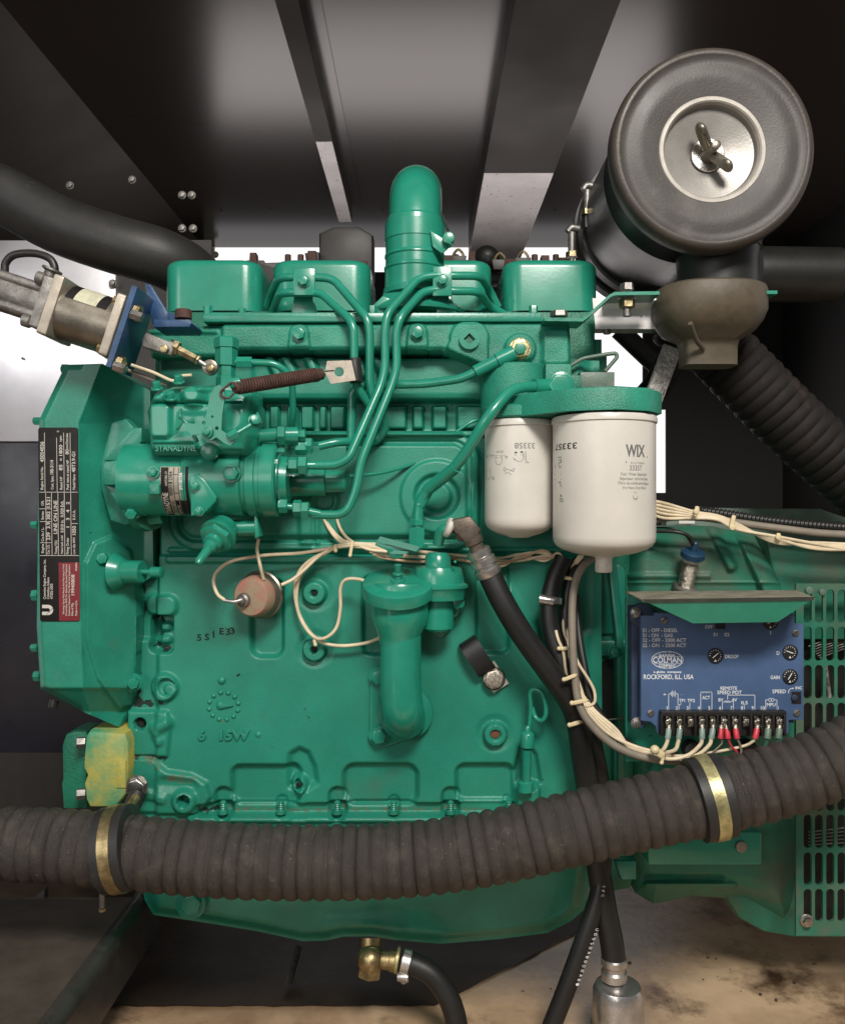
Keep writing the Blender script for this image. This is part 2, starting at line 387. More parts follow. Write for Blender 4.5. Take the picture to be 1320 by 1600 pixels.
for x in xs_:
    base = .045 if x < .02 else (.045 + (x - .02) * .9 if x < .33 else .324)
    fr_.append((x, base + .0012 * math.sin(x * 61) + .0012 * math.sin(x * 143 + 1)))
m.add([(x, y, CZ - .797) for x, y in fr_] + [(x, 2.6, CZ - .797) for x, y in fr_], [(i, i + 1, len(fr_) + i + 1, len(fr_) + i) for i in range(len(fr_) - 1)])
m.build('floor_shade_patch', kind='structure')
roof = MB('roof'); rbox(roof, -.62, 1.25, -.5, 1.10, .75, .762)
ro = roof.build('ceiling', kind='structure')
for sx_ in (-.5, -.38, -.1, .04, .33, .42):
    mm_ = MB('steel_dull'); mm_.sphere(Vector((sx_ * SZ, (.80 + 1.35) * SZ - 1.35, CZ + .7495 * SZ)), 4, 10); mm_.build('roof_rivet', parent=ro)
q_ = lambda y: (y + 1.35) * SZ - 1.35
m = MB('roof_matte'); A_ = [(-.62, -.5, .75), (-.62, 1.1, .75), (-1.5, 1.1, .30), (-1.5, -.5, .30)]
A_ = [Vector((x * SZ, q_(y), CZ + z * SZ)) for x, y, z in A_]
m.add(A_ + [v + Vector((-.01, 0, .03)) for v in A_], [(0, 3, 2, 1), (4, 5, 6, 7), (0, 4, 7, 3), (1, 2, 6, 5)])
m.build('sloping_roof', parent=ro)
m = MB('roof_matte')
rbox(m, -.204, -.172, -.5, .757, .708, .711); rbox(m, -.174, -.1715, -.5, .757, .711, .75)
m.m('roof'); rbox(m, -.1714, -.148, -.5, .757, .747, .7499)
m.m('bare_sheet_sheen'); rbox(m, -.2035, -.1725, .30, .757, .7070, .7079)  # pale strip imitates light reflected on the beam's far part
m.build('roof_beam', parent=ro, label='narrow angled roof beam left of the green intake elbow')
m = MB('roof_matte'); rbox(m, .125, .267, -.5, .407, .690, .694); rbox(m, .125, .128, -.5, 1.0, .694, .75); rbox(m, .264, .267, -.5, 1.0, .694, .75)
m.m('bare_sheet_sheen'); rbox(m, .1255, .2665, .408, 1.09, .6895, .693)  # end section coloured pale in place of a bright reflection
m.build('roof_beam', parent=ro, label='wide flat roof beam with a bare metal end plate above the engine')  # the end plate is beam coloured pale in place of a bright reflection
for bx, by, bd in ((110, 290, 700), (207, 281, 620), (300, 305, 640), (285, 305, 640), (302, 357, 640), (285, 357, 640)):
    MB('steel_dull').bolt(bx, by, bd, 5, 6).build('roof_screw', parent=ro)
# far wall with its openings; hidden gap and band shaped for roof reflections
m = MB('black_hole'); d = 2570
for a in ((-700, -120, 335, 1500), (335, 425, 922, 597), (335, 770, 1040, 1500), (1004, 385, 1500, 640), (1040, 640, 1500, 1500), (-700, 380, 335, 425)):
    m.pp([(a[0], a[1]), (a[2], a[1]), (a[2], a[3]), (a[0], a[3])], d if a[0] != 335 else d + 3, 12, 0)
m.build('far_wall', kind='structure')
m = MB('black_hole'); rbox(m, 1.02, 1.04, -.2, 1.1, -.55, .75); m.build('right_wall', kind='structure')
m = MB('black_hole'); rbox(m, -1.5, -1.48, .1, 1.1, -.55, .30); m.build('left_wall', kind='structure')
# pale frame post and a distant rail seen through the openings
m = MB('label_cream'); m.pp([(319, 385), (335, 385), (335, 440), (319, 440)], 2540, 20, 0)
m.bolt(337, 398, 2530, 4, 8); m.build('frame_post', label='tan door frame post at the left end of the bright gap', category='post')
# shiny side duct panel, left of the engine
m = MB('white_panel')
m.pp([(-160, 375), (181, 375), (181, 690), (-160, 690)], 640, 25, 3); m.m('panel_dark_reflection').pp([(-160, 691), (181, 691), (181, 1175), (-160, 1175)], 648, 17, 2)  # lower sheet coloured dark to imitate the panel's dark reflection
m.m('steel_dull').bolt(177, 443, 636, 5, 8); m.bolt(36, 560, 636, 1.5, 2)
m.m('wall_dark').pp([(181, 375), (330, 375), (330, 1300), (181, 1300)], 652, 10, 0); m.pp([(-160, 1176), (181, 1176), (181, 1380), (-160, 1380)], 640, 10, 0)  # bottom left sheet also stands in for the panel's dark reflection
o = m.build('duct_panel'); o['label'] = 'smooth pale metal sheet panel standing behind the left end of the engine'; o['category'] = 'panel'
# base rails, lower left
t = thing('base_rail', (-.6, 0, CZ - .8), 'dark steel base rail running back along the floor at lower left', 'rail')
m = MB('rail_top'); wbox(m, -.72, -.468, -.5, .045, -.630, -.622); m.build('top_plate', t)
m = MB('rail'); 
n = 8; vs = []; fs = []
for i in range(n + 1):
    a = math.radians(90 * i / n); x = -.468 + .022 * math.sin(a); z = -.644 + .022 * math.cos(a)
    vs += [(x, -.5, CZ + z), (x, .35, CZ + z)]
vs += [(-.446, -.5, CZ - .71), (-.446, .35, CZ - .71)]
for i in range(n + 1): fs.append((2 * i, 2 * i + 1, 2 * i + 3, 2 * i + 2))
m.add(vs, [f[::-1] for f in fs]); wbox(m, -.52, -.4475, .349, .356, -.71, -.6225)
m.build('side_face', t)
m = MB('rail'); m.pp([(-20, 1460), (70, 1390), (71, 1424), (-20, 1492)], 40, 14, 1)
m.build('angle_strip', t)
# stay rods under the pan
o = MB('steel_dull').path([(466, 1482, 160), (450, 1540, 90)], 6, 8).build('stay_rod'); o['label'] = 'short grey rod under the oil pan behind the edge of the painted floor shade'; o['category'] = 'rod'
o = MB('steel_dull').path([(160, 1520, 150), (128, 1600, 60)], 3, 8).build('stay_rod'); o['label'] = 'thin rod in the dark corner right of the base rail'; o['category'] = 'rod'
# crumbs of rust on the floor
for i, (px, py, s_) in enumerate(((1187, 1555, 9), (1212, 1564, 9), (1240, 1537, 7), (1105, 1497, 5), (1118, 1499, 4), (1201, 1527, 3), (983, 1505, 7), (1140, 1515, 3), (1157, 1549, 3), (860, 1545, 4), (1098, 1531, 4))):
    dd = .80 / ((py - 800) / 1350) * 1000 - 1350
    m = MB('stone'); b = P(px, py, dd); k = K(dd) * s_ * .5
    vs = []
    for j in range(7):
        a = j * 2 * math.pi / 7; r = k * random.uniform(.6, 1.1); vs.append((r * math.cos(a), r * .7 * math.sin(a)))
    m.prism(vs, frame(b + ZV * .0003, ZV, Vector((0, 1, 0)), random.uniform(0, 90)), k * .5, k * .12)
    o = m.build('rust_flake'); o['category'] = 'debris'; o['group'] = 'rust flakes lying on the tan floor'
    o['label'] = 'small brown rust flake lying on the tan floor'

# =====================================================================================
# ENGINE
# =====================================================================================
E = thing('diesel_engine', (-.05, .2, CZ - .72), 'green painted four cylinder diesel engine filling the picture', 'engine')
stain = lambda: None
def block_h(X, Y):
    H = np.zeros(X.shape)
    H -= 6 * st(Y - 868, 6)                                    # upper part set back
    H += 9 * st(np.maximum(srr(X, Y, 262, 870, 930, 878, 3), 0) - .5, 5)
    H += 5 * st(srr(X, Y, 262, 856, 905, 863, 3), 4)
    # tappet cover: nested rims
    cov = srr(X, Y, 266, 676, 748, 858, 42)
    H += 13 * st(cov, 7); H -= 7 * st(cov + 12, 5); H += 8 * st(cov + 20, 6); H += 5 * st(srr(X, Y, 400, 690, 742, 838, 26), 14)
    H -= 4 * st(scap(X, Y, 492, 760, 492, 850, 3), 8)
    H += 6 * st(srr(X, Y, 470, 800, 500, 850, 4), 10)
    for r_, a_ in ((56, 5), (34, -9), (22, 8)): H += a_ * st(sc_(X, Y, 682, 776, r_), 7)
    for r_, a_ in ((22, 5), (15, -4)): H += a_ * st(sc_(X, Y, 508, 782, r_), 5)
    # ribbed band
    band = srr(X, Y, 392, 624, 765, 672, 4); H -= 28 * st(band, 5)
    for x0, x1 in ((396, 408), (418, 432), (446, 462), (468, 487), (497, 507), (514, 537), (590, 634), (645, 661), (676, 698), (715, 757)):
        H += 15 * st(srr(X, Y, x0, 632, x1, 668, 3), 4)
    H += 10 * st(srr(X, Y, 395, 672, 757, 682, 2), 3)
    H += 3 * st(srr(X, Y, 395, 560, 765, 618, 10), 10)
    for cx in (420, 445, 480, 555, 585): H += 12 * st(scap(X, Y, cx, 555, cx + 14, 585, 7), 8)
    # crankcase pockets
    def pk(x0, y0, x1, y1, r_, a_, w_=6):
        nonlocal H; s_ = srr(X, Y, x0, y0, x1, y1, r_); H += a_ * st(s_, w_)
    pk(393, 905, 442, 1026, 15, -12, 9); pk(567, 900, 640, 1023, 12, -9, 7); pk(744, 880, 794, 1021, 12, -9, 7)
    s1 = srr(X, Y, 362, 1197, 468, 1257, 14); H -= 14 * st(s1, 11)
    pk(537, 1195, 652, 1259, 18, -14, 11)
    s3 = srr(X, Y, 713, 1195, 802, 1254, 14); H -= 14 * st(s3, 11)
    H -= 11 * st(sdpoly(X, Y, [(452, 1200), (455, 1180), (468, 1172), (480, 1178), (490, 1200), (493, 1222), (478, 1232), (452, 1232)]) - 2, 13)
    H += 17 * st(scap(X, Y, 467, 1226, 467, 1226, 13), 7); H -= 7 * st(sc_(X, Y, 467, 1226, 7), 2.5)
    H += 3 * st(scap(X, Y, 467, 1245, 467, 1300, 12), 10)
    for cx in (349, 527, 704): H -= 11 * st(scap(X, Y, cx, 1244, cx, 1268, 13), 8)
    for cx in (439, 615, 795): H -= 3 * st(scap(X, Y, cx, 1256, cx, 1268, 9), 5)
    H -= 11 * st(srr(X, Y, 308, 1256, 930, 1274, 6), 7)
    H += 9 * st(np.maximum(np.abs(Y - 1278) - 4.5, 295 - X), 4)
    # bosses with holes
    for cx, cy, r_, hr in ((492, 926, 18, 5.5), (492, 1014, 18, 5.5), (773, 1146, 18, 8)):
        H -= 2.5 * st(sc_(X, Y, cx, cy, r_ + 9), 12); H += 15 * st(sc_(X, Y, cx, cy, r_), 4); H -= 7 * st(sc_(X, Y, cx, cy, hr), 2)
    H -= 9 * st(sdpoly(X, Y, [(803, 1205), (812, 1168), (824, 1160), (838, 1180), (845, 1222), (830, 1232), (806, 1232)]), 8)
    H += 12 * st(srr(X, Y, 806, 1222, 842, 1300, 12), 8)
    # cables corner, right edge rolls back
    H -= 14 * st(915 - X, 26)
    H -= 10 * st(srr(X, Y, 860, 880, 920, 1000, 20), 20)
    H += 9 * st(scap(X, Y, 770, 925, 905, 1130, 22), 26)
    # left castings
    H -= 16 * st(X - 246, 9); H += 9 * st(srr(X, Y, 196, 1000, 246, 1300, 4), 8)
    pk(226, 930, 278, 962, 14, 9, 8); pk(233, 962, 270, 1020, 8, -24, 6); pk(238, 975, 262, 988, 5, 9, 8); pk(238, 996, 262, 1008, 5, 8, 8)
    H += 12 * st(sc_(X, Y, 258, 1073, 21), 6); H -= 8 * st(sc_(X, Y, 263, 1072, 13), 5); H += 6 * st(sc_(X, Y, 267, 1076, 8), 5)
    H += 8 * st(sdpoly(X, Y, [(200, 1112), (262, 1112), (268, 1130), (262, 1180), (200, 1180)]) - 1, 7)
    H += 9 * st(sdpoly(X, Y, [(200, 1186), (236, 1186), (262, 1206), (300, 1212), (322, 1224), (328, 1244), (312, 1268), (200, 1268)]) - 2, 8)
    H -= 6 * st(scap(X, Y, 258, 1222, 300, 1226, 9), 14); H += 9 * st(sc_(X, Y, 291, 1249, 18), 8)
    H += 8 * st(scap(X, Y, 244, 1138, 262, 1128, 8), 12) + 6 * st(scap(X, Y, 246, 1150, 250, 1156, 7), 10)
    H -= 22 * st(sc_(X, Y, 219, 1131, 8.5), 3); H -= 22 * st(sc_(X, Y, 291, 1247, 8.5), 3)
    H += 5 * st(scap(X, Y, 228, 1240, 256, 1246, 7), 10)
    # faint casting unevenness
    H += .5 * np.sin(X / 37.0 + np.sin(Y / 51.0) * 2) * np.cos(Y / 43.0)
    return H
def wob(X, Y): return 3 * np.sin(X * .31 + 1.7 * np.sin(Y * .23)) + 2.2 * np.sin(Y * .47 + 2 * np.sin(X * .19)) + 1.5 * np.sin((X + Y) * .83)
def oil_(X, Y):
    w_ = wob(X, Y); r = np.zeros(X.shape, bool)
    for q in ((218, 912, 221, 960, 3), (213, 965, 214, 1095, 3.5), (236, 966, 250, 972, 3), (240, 1013, 258, 1016, 3), (205, 1100, 232, 1100, 5), (248, 1094, 250, 1098, 3), (205, 1182, 262, 1184, 2), (312, 1266, 346, 1269, 2.5), (815, 1228, 830, 1228, 2), (348, 1268, 352, 1271, 2)):
        r |= scap(X, Y, *q) + w_ * .55 < 0
    return r
def rust_(X, Y):
    w_ = wob(X * 1.3, Y); r = np.zeros(X.shape, bool)
    for q in ((268, 1214, 300, 1218, 6), (345, 1267, 520, 1269, 2), (535, 1268, 760, 1268, 1.6), (342, 1126, 346, 1128, 2), (222, 1180, 250, 1196, 4), (604, 870, 700, 871, 1.5)): r |= scap(X, Y, *q) + w_ * .6 < 0
    return r
m = MB('green_block')
m.relief(196, 556, 946, 1300, 1.7, 0, block_h, [(200, 1112), (208, 1100), (208, 905), (232, 880), (240, 560), (940, 560), (944, 1298), (200, 1298)], 300, stain=[('oil_stain', oil_), ('rust_stain', rust_)])
# casting clock
cx, cy = 350, 1103
for i in range(12):
    if i == 3: pass
    a = math.radians(30 * i + 12); m.sphere(P(cx + 22 * math.cos(a) * 1.05, cy - 21.5 * math.sin(a), 1.2), 4.3, 12, sy=.95)
m.sphere(P(347, 1063, 1), 6.6, 12, sy=.8); m.sphere(P(345, 1102, 1), 7.5, 12, sy=.7)
m.prism([(-3, -5), (16, 0), (-3, 5)], F(349, 1102, 0), 4.5, 1.2)
m.sphere(P(404, 1148, 1), 5.5, 12, sy=.5)
m.text('6', F(310, 1155, 0), w=12, h=14, solid=4.2, bold=.03); m.text('15W', F(344, 1155, 0), w=47, h=14, solid=4.2, bold=.03)
m.m('hole')
for x, y, s_ in ((308, 1001, '5'), (320, 1000, 'S'), (333, 996, '1'), (343, 991, 'E'), (353, 992, '3'), (361, 991, '3')):
    m.text(s_, F(x, y, -.6, rot=random.uniform(-6, 14)), w=7.0 if s_ != '1' else 2.4, h=10, ext=.1, bold=.02)
for x, y in ((370, 1056), (250, 1150)): m.lines([((0, 0), (5, 3))], F(x, y, -1), 2.4)
for x, y, r_ in ((492, 926, 5.5), (492, 1014, 5.5), (219, 1131, 7), (291, 1247, 7)): m.hole(x, y, -7.5 if x > 300 else 10, r_)  # dark discs paint the shade inside the shallow holes
m.hole(467, 1226, -3, 4.6); m.m('rust_hole'); m.hole(773, 1146, -7.5, 7.6, 'rust_hole')
blk = m.build('engine_block', E, angle=60)
# studs along the pan rail
for x in (349, 439, 527, 615, 704, 795):
    m = MB('green'); o_ = P(x, 1271, -1)
    m.lathe([(0, 8), (5, 8), (5.2, 6)] + [(5.5 + i * 1.5, 4.6 if i % 2 else 5.4) for i in range(9)] + [(20, 3)], o_, ZV, 16)
    m.build('stud', blk)
# ---- oil pan ----
def pan_h(X, Y):
    H = np.zeros(X.shape)
    H += 16 * st(Y - 1312, 8); H -= 30 * st(235 - X * 0 - 0 + (X - 235) * 1.0 * 0 + (X - 235), 34) * 0
    edge = sdpoly(X, Y, PAN); H -= 26 * st(-edge - 16, 34)
    H += 4 * st(srr(X, Y, 500, 1430, 630, 1490, 22), 22)
    H += .8 * np.sin(X / 60.0)
    H -= 10 * st(sdpoly(X, Y, [(500, 1330), (500, 1300), (940, 1300), (940, 1330)]) , 30)
    return H
PAN = [(205, 1292), (210, 1300), (212, 1380), (218, 1418), (232, 1442), (300, 1452), (400, 1468), (470, 1483), (500, 1482), (535, 1474), (580, 1474), (640, 1484), (690, 1488), (780, 1480), (858, 1470), (895, 1452), (918, 1432), (930, 1370), (938, 1300), (938, 1290)]
m = MB('green'); m.relief(200, 1288, 944, 1492, 2.2, 14, pan_h, PAN, 300)
m.pp([(200, 1291), (200, 1300), (940, 1300), (940, 1291)], -8, 60, 2)
pan = m.build('oil_pan', E, angle=60)
MB('green').cyl(300, 1410, 6, 24, 8, bev=3).bolt(300, 1410, 0, 17, 12, wash=None, rot=15).build('drain_plug', pan)
# ---- gear housing (left end) ----
GO = [(103, 570), (160, 568), (196, 590), (235, 610), (240, 900), (214, 915), (212, 1100), (200, 1112), (186, 1136), (130, 1112), (64, 1076), (58, 980), (62, 655)]
def edgex(Y): return np.interp(Y, [568, 662, 985, 1078, 1140], [159, 123, 127, 130, 150])
def gear_h(X, Y):
    e = edgex(Y); t = np.clip((X - e) / (225 - e), 0, 1)
    H = 78 - 70 * t ** .9
    H -= 9 * st(-(sdpoly(X, Y, GO) + 4), 9) * (X < 130)
    H += 7 * st(sdpoly(X, Y, [(136, 880), (150, 850), (175, 840), (203, 862), (214, 940), (214, 1000), (206, 1098), (188, 1106), (154, 1060), (136, 1000)]) - 2, 6)
    H -= 40 * st(Y * 0 + (1076 + np.clip(X - 64, 0, 200) * .0 - Y) * 1.0, 6) * np.clip((Y - 1072) / 40, 0, 1)
    return H
m = MB('green'); m.relief(54, 562, 244, 1142, 2, 0, gear_h, GO, 140, True)
gh = m.build('gear_housing', E, angle=50)
for x, y, d_, r_ in ((60, 658, -30, 7), (56, 820, -30, 7), (57, 930, -20, 10), (56, 1012, -20, 7), (60, 1056, -30, 9), (104, 577, -20, 9)):
    MB('green').lathe([(0, r_ * .9), (9, r_ * .9), (11, r_ * .6)], P(x + 4, y, d_), Vector((-1, 0, 0)), 6).build('bolt', gh)
MB('black_plastic').cyl(86, 1094, -40, 7, 12, Vector((-.2, -.3, -1))).build('drain_nipple', gh)
for x, y, d_ in ((160, 872, -52), (208, 1066, -24)):
    MB('green_smooth').bolt(x, y, d_, 9, 12, Vector((.35, -1, 0)), 1.6, 10).build('bolt', gh)
# small sensor with round cup
m = MB('green_smooth'); ax = Vector((1, -.25, 0))
m.lathe([(-16, 26), (-14, 28), (-4, 22), (0, 20), (2, 17), (28, 17), (30, 15)], P(195, 893, -52), ax, 28); m.lathe([(28, 4), (46, 4), (46, 8), (62, 8), (63, 6)], P(195, 893, -52), ax, 20)
m.lathe([(-30, 6), (-14, 6)], P(195, 893, -52), ax, 16); m.build('vent_fitting', gh)
# timing pin cap
m = MB('green_dark'); m.cyl(225, 805, -60, 26, 30, Vector((.6, -.8, .1))); m.build('timing_cap', gh)
MB('green').bolt(212, 800, -96, 9, 9, Vector((.3, -1, -.1))).build('bolt', gh)
MB('green_dark').bolt(235, 812, -90, 9, 22, Vector((1, -.3, .1)), None).build('bolt', gh)
# ---- data plate ----
mm = K(-79); pl = MB('plate_black'); pd = -79.6
pl.pp([(x + (0 if y < 820 else 3), y) for x, y in rr(60, 668, 122, 971, 4)], pd, 1.4, .3)
dp = -80.0
def R90(px, py): return F(px, py, dp, rot=90)
pl.m('plate_red').pp([(92, 879), (125, 879), (125, 968), (122, 970), (93, 970)], dp, .4, 0)
dq = dp - .15
L_ = lambda a, b, w_=.7: pl.lines([(((a[0] - 660) * K(dq), (800 - a[1]) * K(dq)), ((b[0] - 660) * K(dq), (800 - b[1]) * K(dq)))], frame(Vector((0, dq / 1000, CZ))), w_, .1)
pl.m('plate_line')
for a, b in (((70, 676), (71, 769)), ((89, 684), (90, 769)), ((100, 676), (101, 769)), ((110, 676), (111, 769)), ((62, 769), (122, 769)),
             ((81, 769), (82, 868)), ((91, 769), (92, 868)), ((101, 769), (102, 868)), ((111, 769), (112, 868)), ((63, 868), (124, 868)),
             ((72, 769), (73, 868)), ((62, 795), (81, 795)), ((63, 815), (82, 815)), ((63, 848), (82, 848)), ((111, 818), (122, 818))): L_(a, b)
for s_, x, y, w_, h_ in (('Engine Serial No.', 68, 765, 36, 4), ('45054036', 69, 722, 32, 6), ('Cust. Spec.', 84, 765, 22, 4), ('100-3114', 84, 741, 22, 5.5),
    ('Rated HP', 98, 765, 20, 4), ('85', 98, 735, 9, 5.5), ('at', 97, 720, 4, 4), ('1800', 98, 712, 17, 5.5), ('rpm', 97, 690, 9, 4),
    ('Fuel rate at rated HP', 108, 765, 46, 4), ('80', 108, 710, 8, 5.5), ('mm3/stroke', 107, 701, 24, 4), ('Model Name', 118, 765, 24, 4), ('4BT3.9-G1', 118, 738, 32, 5.5),
    ('Engine', 69, 864, 14, 4), ('Cu.In./ L.', 69, 846, 22, 4), ('Series', 69, 812, 13, 4), ('CPL', 69, 790, 8, 4),
    ('Cat. I.D.', 78, 866, 15, 4), ('239', 79, 844, 12, 6), ('3.9', 79, 826, 10, 6), ('382', 79, 812, 13, 6), ('1521', 79, 793, 16, 6),
    ('Timing-TDC', 90, 866, 22, 4), ('LINE ON LINE', 90, 834, 52, 6), ('Valve lash cold', 99, 866, 29, 3.6), ('0.010 in.', 100, 832, 20, 5), ('0.020 Exh.', 100, 808, 26, 5),
    ('Firing Order', 108, 866, 26, 4), ('1   3   4   2', 109, 824, 40, 5.5), ('Low Idle RPM', 118, 866, 26, 3.8), ('1050', 119, 836, 14, 6), ('E.O.A.', 118, 812, 15, 4),
    ('Cummins Engine Company, Inc.', 72, 936, 62, 4), ('Columbus, Indiana', 77.5, 936, 34, 4), ('47202-3005', 83, 936, 24, 4),
    ('Warning: Injury May Result And Warranty Is Void', 101, 960, 78, 2.8), ('If Fuel Rate RPM Or Altitudes Exceed Published', 105.5, 962, 80, 2.8), ('Maximum Values For This Model And Application', 110, 962, 80, 2.8),
    ('Date of Mfg.', 115, 962, 20, 3.4), ('19940808', 117, 930, 32, 5.5), ('Made in U.S.A.', 121, 962, 24, 3.2), ('3926842', 121, 892, 13, 3)):
    pl.text(s_, F(x, y, dq, rot=90), w=w_ * mm, h=h_ * mm * .95, ext=.1, bold=.014)
# round letter emblem: a bold arch with a diagonal slit
pl.m('plate_line'); M_ = F(76, 953, dq, rot=90)
out = [(-7.5, 7), (-7.5, 0)] + [(-7.5 + 0, 0)] 
arc = [(7.5 * math.cos(a), -7.2 * math.sin(a)) for a in [math.pi * i / 14 for i in range(15)]]
arci = [(2.6 * math.cos(a), -2.4 * math.sin(a)) for a in [math.pi * i / 14 for i in range(15)]]
pl.add([M_ @ Vector((x, y, .2)) for x, y in [(7.5, 9)] + arc + [(-7.5, 9)] + [(-2.6, 9)] + arci[::-1] + [(2.6, 9)]], [tuple(range(34))[::-1]])
pl.m('plate_black').lines([((-6.5, 2), (3.5, -7.5))], M_, .7, .3)
pl.m('steel_dull'); pl.sphere(P(91, 675, dp), 2.6, 10, sy=.6)
pl.build('data_plate', gh, label='black and red engine data plate with rows of printed figures')
# ---- front support, half yellow ----
m = MB('yellow_green')
m.pp([(134, 1150), (140, 1142), (196, 1146), (201, 1160), (201, 1200), (198, 1240), (180, 1262), (140, 1262), (134, 1250), (131, 1225), (136, 1212), (130, 1200), (131, 1180)], -28, 80, 6)
m.pp([(182, 1190), (190, 1184), (197, 1190), (197, 1232), (182, 1232)], -31, 8, 2.5)
fs_ = m.build('front_support', E, label='front support bracket with paint worn to yellow')
m = MB('green_dark'); m.pp([(97, 1165), (103, 1148), (115, 1143), (136, 1143), (136, 1264), (99, 1264), (96, 1225), (98, 1218)], 5, 60, 4); m.build('rear_flange', fs_)
for y in (1160, 1240): MB('steel_dull').lathe([(0, 9), (12, 9), (13, 7)], P(134, y, -14), Vector((-1, -.3, 0)), 6).build('bolt', fs_)
# ---- head, rocker covers ----
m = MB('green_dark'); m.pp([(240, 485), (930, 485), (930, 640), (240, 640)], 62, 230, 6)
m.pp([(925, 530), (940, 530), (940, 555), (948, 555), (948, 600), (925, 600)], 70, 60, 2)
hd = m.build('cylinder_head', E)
for x0, x1 in ((273, 418), (434, 582), (612, 764), (781, 923)):
    m = MB('green_smooth'); k = K(130); y0 = 422
    pts = [((x - 660) * k, z) for x, z in ((x0, 0), (x1, 0))]
    X0, X1 = pts[0][0], pts[1][0]; top = (800 - y0) * k; bot = (800 - 500) * k; vs = []; n_ = 8
    def ring(z, inset):
        r_ = 30 - inset * .4; o = rr(X0 + inset, 0 + inset, X1 - inset, 190 - inset, max(r_, 6), 6)
        return [(x / 1000, (60 + y) / 1000, CZ + z / 1000) for x, y in o]
    lv = [(bot, 0), (top - 14, 0)] + [(top - 14 + 14 * math.sin(math.radians(a)), 14 * (1 - math.cos(math.radians(a)))) for a in (15, 30, 45, 60, 75, 90)]
    rg = [ring(z, i) for z, i in lv]; N_ = len(rg[0]); fs = []
    for q in range(len(rg) - 1):
        for i in range(N_): j = (i + 1) % N_; fs.append((q * N_ + i, q * N_ + j, (q + 1) * N_ + j, (q + 1) * N_ + i))
    fs.append(tuple((len(rg) - 1) * N_ + i for i in range(N_)))
    m.add([v for r_ in rg for v in r_], fs); m.build('rocker_cover', E, angle=50)
# ---- intake manifold ----
IO = [(228, 512), (320, 506), (890, 503), (893, 600), (850, 612), (760, 606), (755, 574), (690, 547), (345, 547), (335, 556), (232, 556)]
def int_h(X, Y):
    H = np.zeros(X.shape)
    H += 6 * st(np.maximum(-(X - 340), Y * 0 - 50) + 0 * Y, 6) * 0
    H -= 10 * st(X - 346, 8); H += 4 * st(srr(X, Y, 232, 516, 338, 520, 2), 4)
    for cx, cy in ((468, 522), (652, 520)):
        s_ = np.maximum(sdpoly(X, Y, [(cx - 18, 552), (cx - 14, cy - 6), (cx + 14, cy - 6), (cx + 18, 552)]), -99); s_ = np.minimum(s_, sc_(X, Y, cx, cy, 15)); H += 7 * st(s_, 4)
    s_ = np.minimum(sc_(X, Y, 733, 530, 30), sdpoly(X, Y, [(698, 542), (718, 506), (762, 520), (762, 575), (700, 549)])); H += 8 * st(s_, 4)
    H += 9 * st(sc_(X, Y, 812, 546, 24), 5); H += 5 * st(srr(X, Y, 846, 515, 890, 570, 9), 8); H -= 6 * st(scap(X, Y, 846, 520, 846, 600, 1.5), 5)
    H += .5 * np.sin(X / 9.0) * np.sin(Y / 7.0)
    H -= 5 * st(-(sdpoly(X, Y, IO) + 3), 6)
    return H
m = MB('green_cast'); m.relief(224, 498, 898, 616, 1.8, -32, int_h, IO, 92)
im = m.build('intake_manifold', E, angle=60)
m = MB('green'); m.pp([(316, 491), (330, 488), (845, 488), (848, 502), (318, 503)], -36, 96, 2.5); m.build('cover_plate', im)
for x in (325, 833): MB('green').cyl(x, 492, -20, 7, 14, ZV, 6).build('stud', im)
m = MB('green_smooth'); m.cyl(497 - 118, 492, 0, 6, 10, ZV, 6); m.build('stud', im)
for x, y, r_ in ((468, 523, 10), (652, 521, 10)): MB('green_smooth').bolt(x, y, -38, r_, 9, rot=20).build('bolt', im)
m = MB('green_smooth'); k = K(-44)
m.prism(circ(0, 0, 16 * k), F(733, 531, -40), 7, 1.2, 0, [[(-6.5, -6.5), (6.5, -6.5), (6.5, 6.5), (-6.5, 6.5)][::1]] if 0 else [[(0, -9), (9, 0), (0, 9), (-9, 0)]])
m.m('green_dark').prism([(0, -9.5), (9.5, 0), (0, 9.5), (-9.5, 0)], F(733, 531, -39), 2, 0); m.build('square_plug', im)
# banjo bolt, golden
m = MB('green'); m.lathe([(0, 19), (5, 19), (6, 18)], P(812, 546, -40), NV, 32)
m.m('zinc_yellow').bolt(812, 545, -47, 16, 8, wash=1.06, rot=10); m.m('green').bolt(812, 545, -56, 10, 5, wash=None, rot=12)
m.build('banjo_bolt', im, label='banjo bolt with a yellow zinc hex under green')
# ---- intake elbow ----
m = MB('green_smooth')
m.path([(648, 470, 40), (648, 400, 40), (648, 345, 44), (649, 308, 68), (651, 299, 125), (654, 305, 200), (656, 330, 300), (658, 360, 420)], 41, 40, 10)
m.m('galv').path([(688, 330, 150), (704, 370, 190)], 2, 8)  # thin pale rod stands in for the highlight along the elbow's edge
el = m.build('intake_elbow', E, angle=60)
m = MB('green_smooth'); o_ = P(648, 462, 40); k = K(40)
m.lathe([(0, 48 * k), (8, 49 * k), (10, 47 * k), (38, 46.5 * k), (40, 48 * k), (43, 48 * k), (45, 46 * k), (58, 45.5 * k), (60, 47.3 * k), (63, 47 * k), (65, 45.6 * k), (85, 45.8 * k), (86, 47 * k), (112, 46.6 * k), (113, 44.5 * k), (120, 44 * k), (124, 41 * k)], o_, Vector((0, 0, 1)), 48)
m.build('hose_sleeve', el, angle=30)
m = MB('green_smooth'); m.pp([(672, 360), (692, 372), (700, 388), (690, 396), (676, 385)], -6, 4, 1); m.cyl(700, 379, 10, 9, 26, n=20); m.m('green_dark').lines([((-7, 3), (7, -3))], F(700, 379, -17), 1.6, .2); m.build('band_clamp_screw', el)
m = MB('green'); 
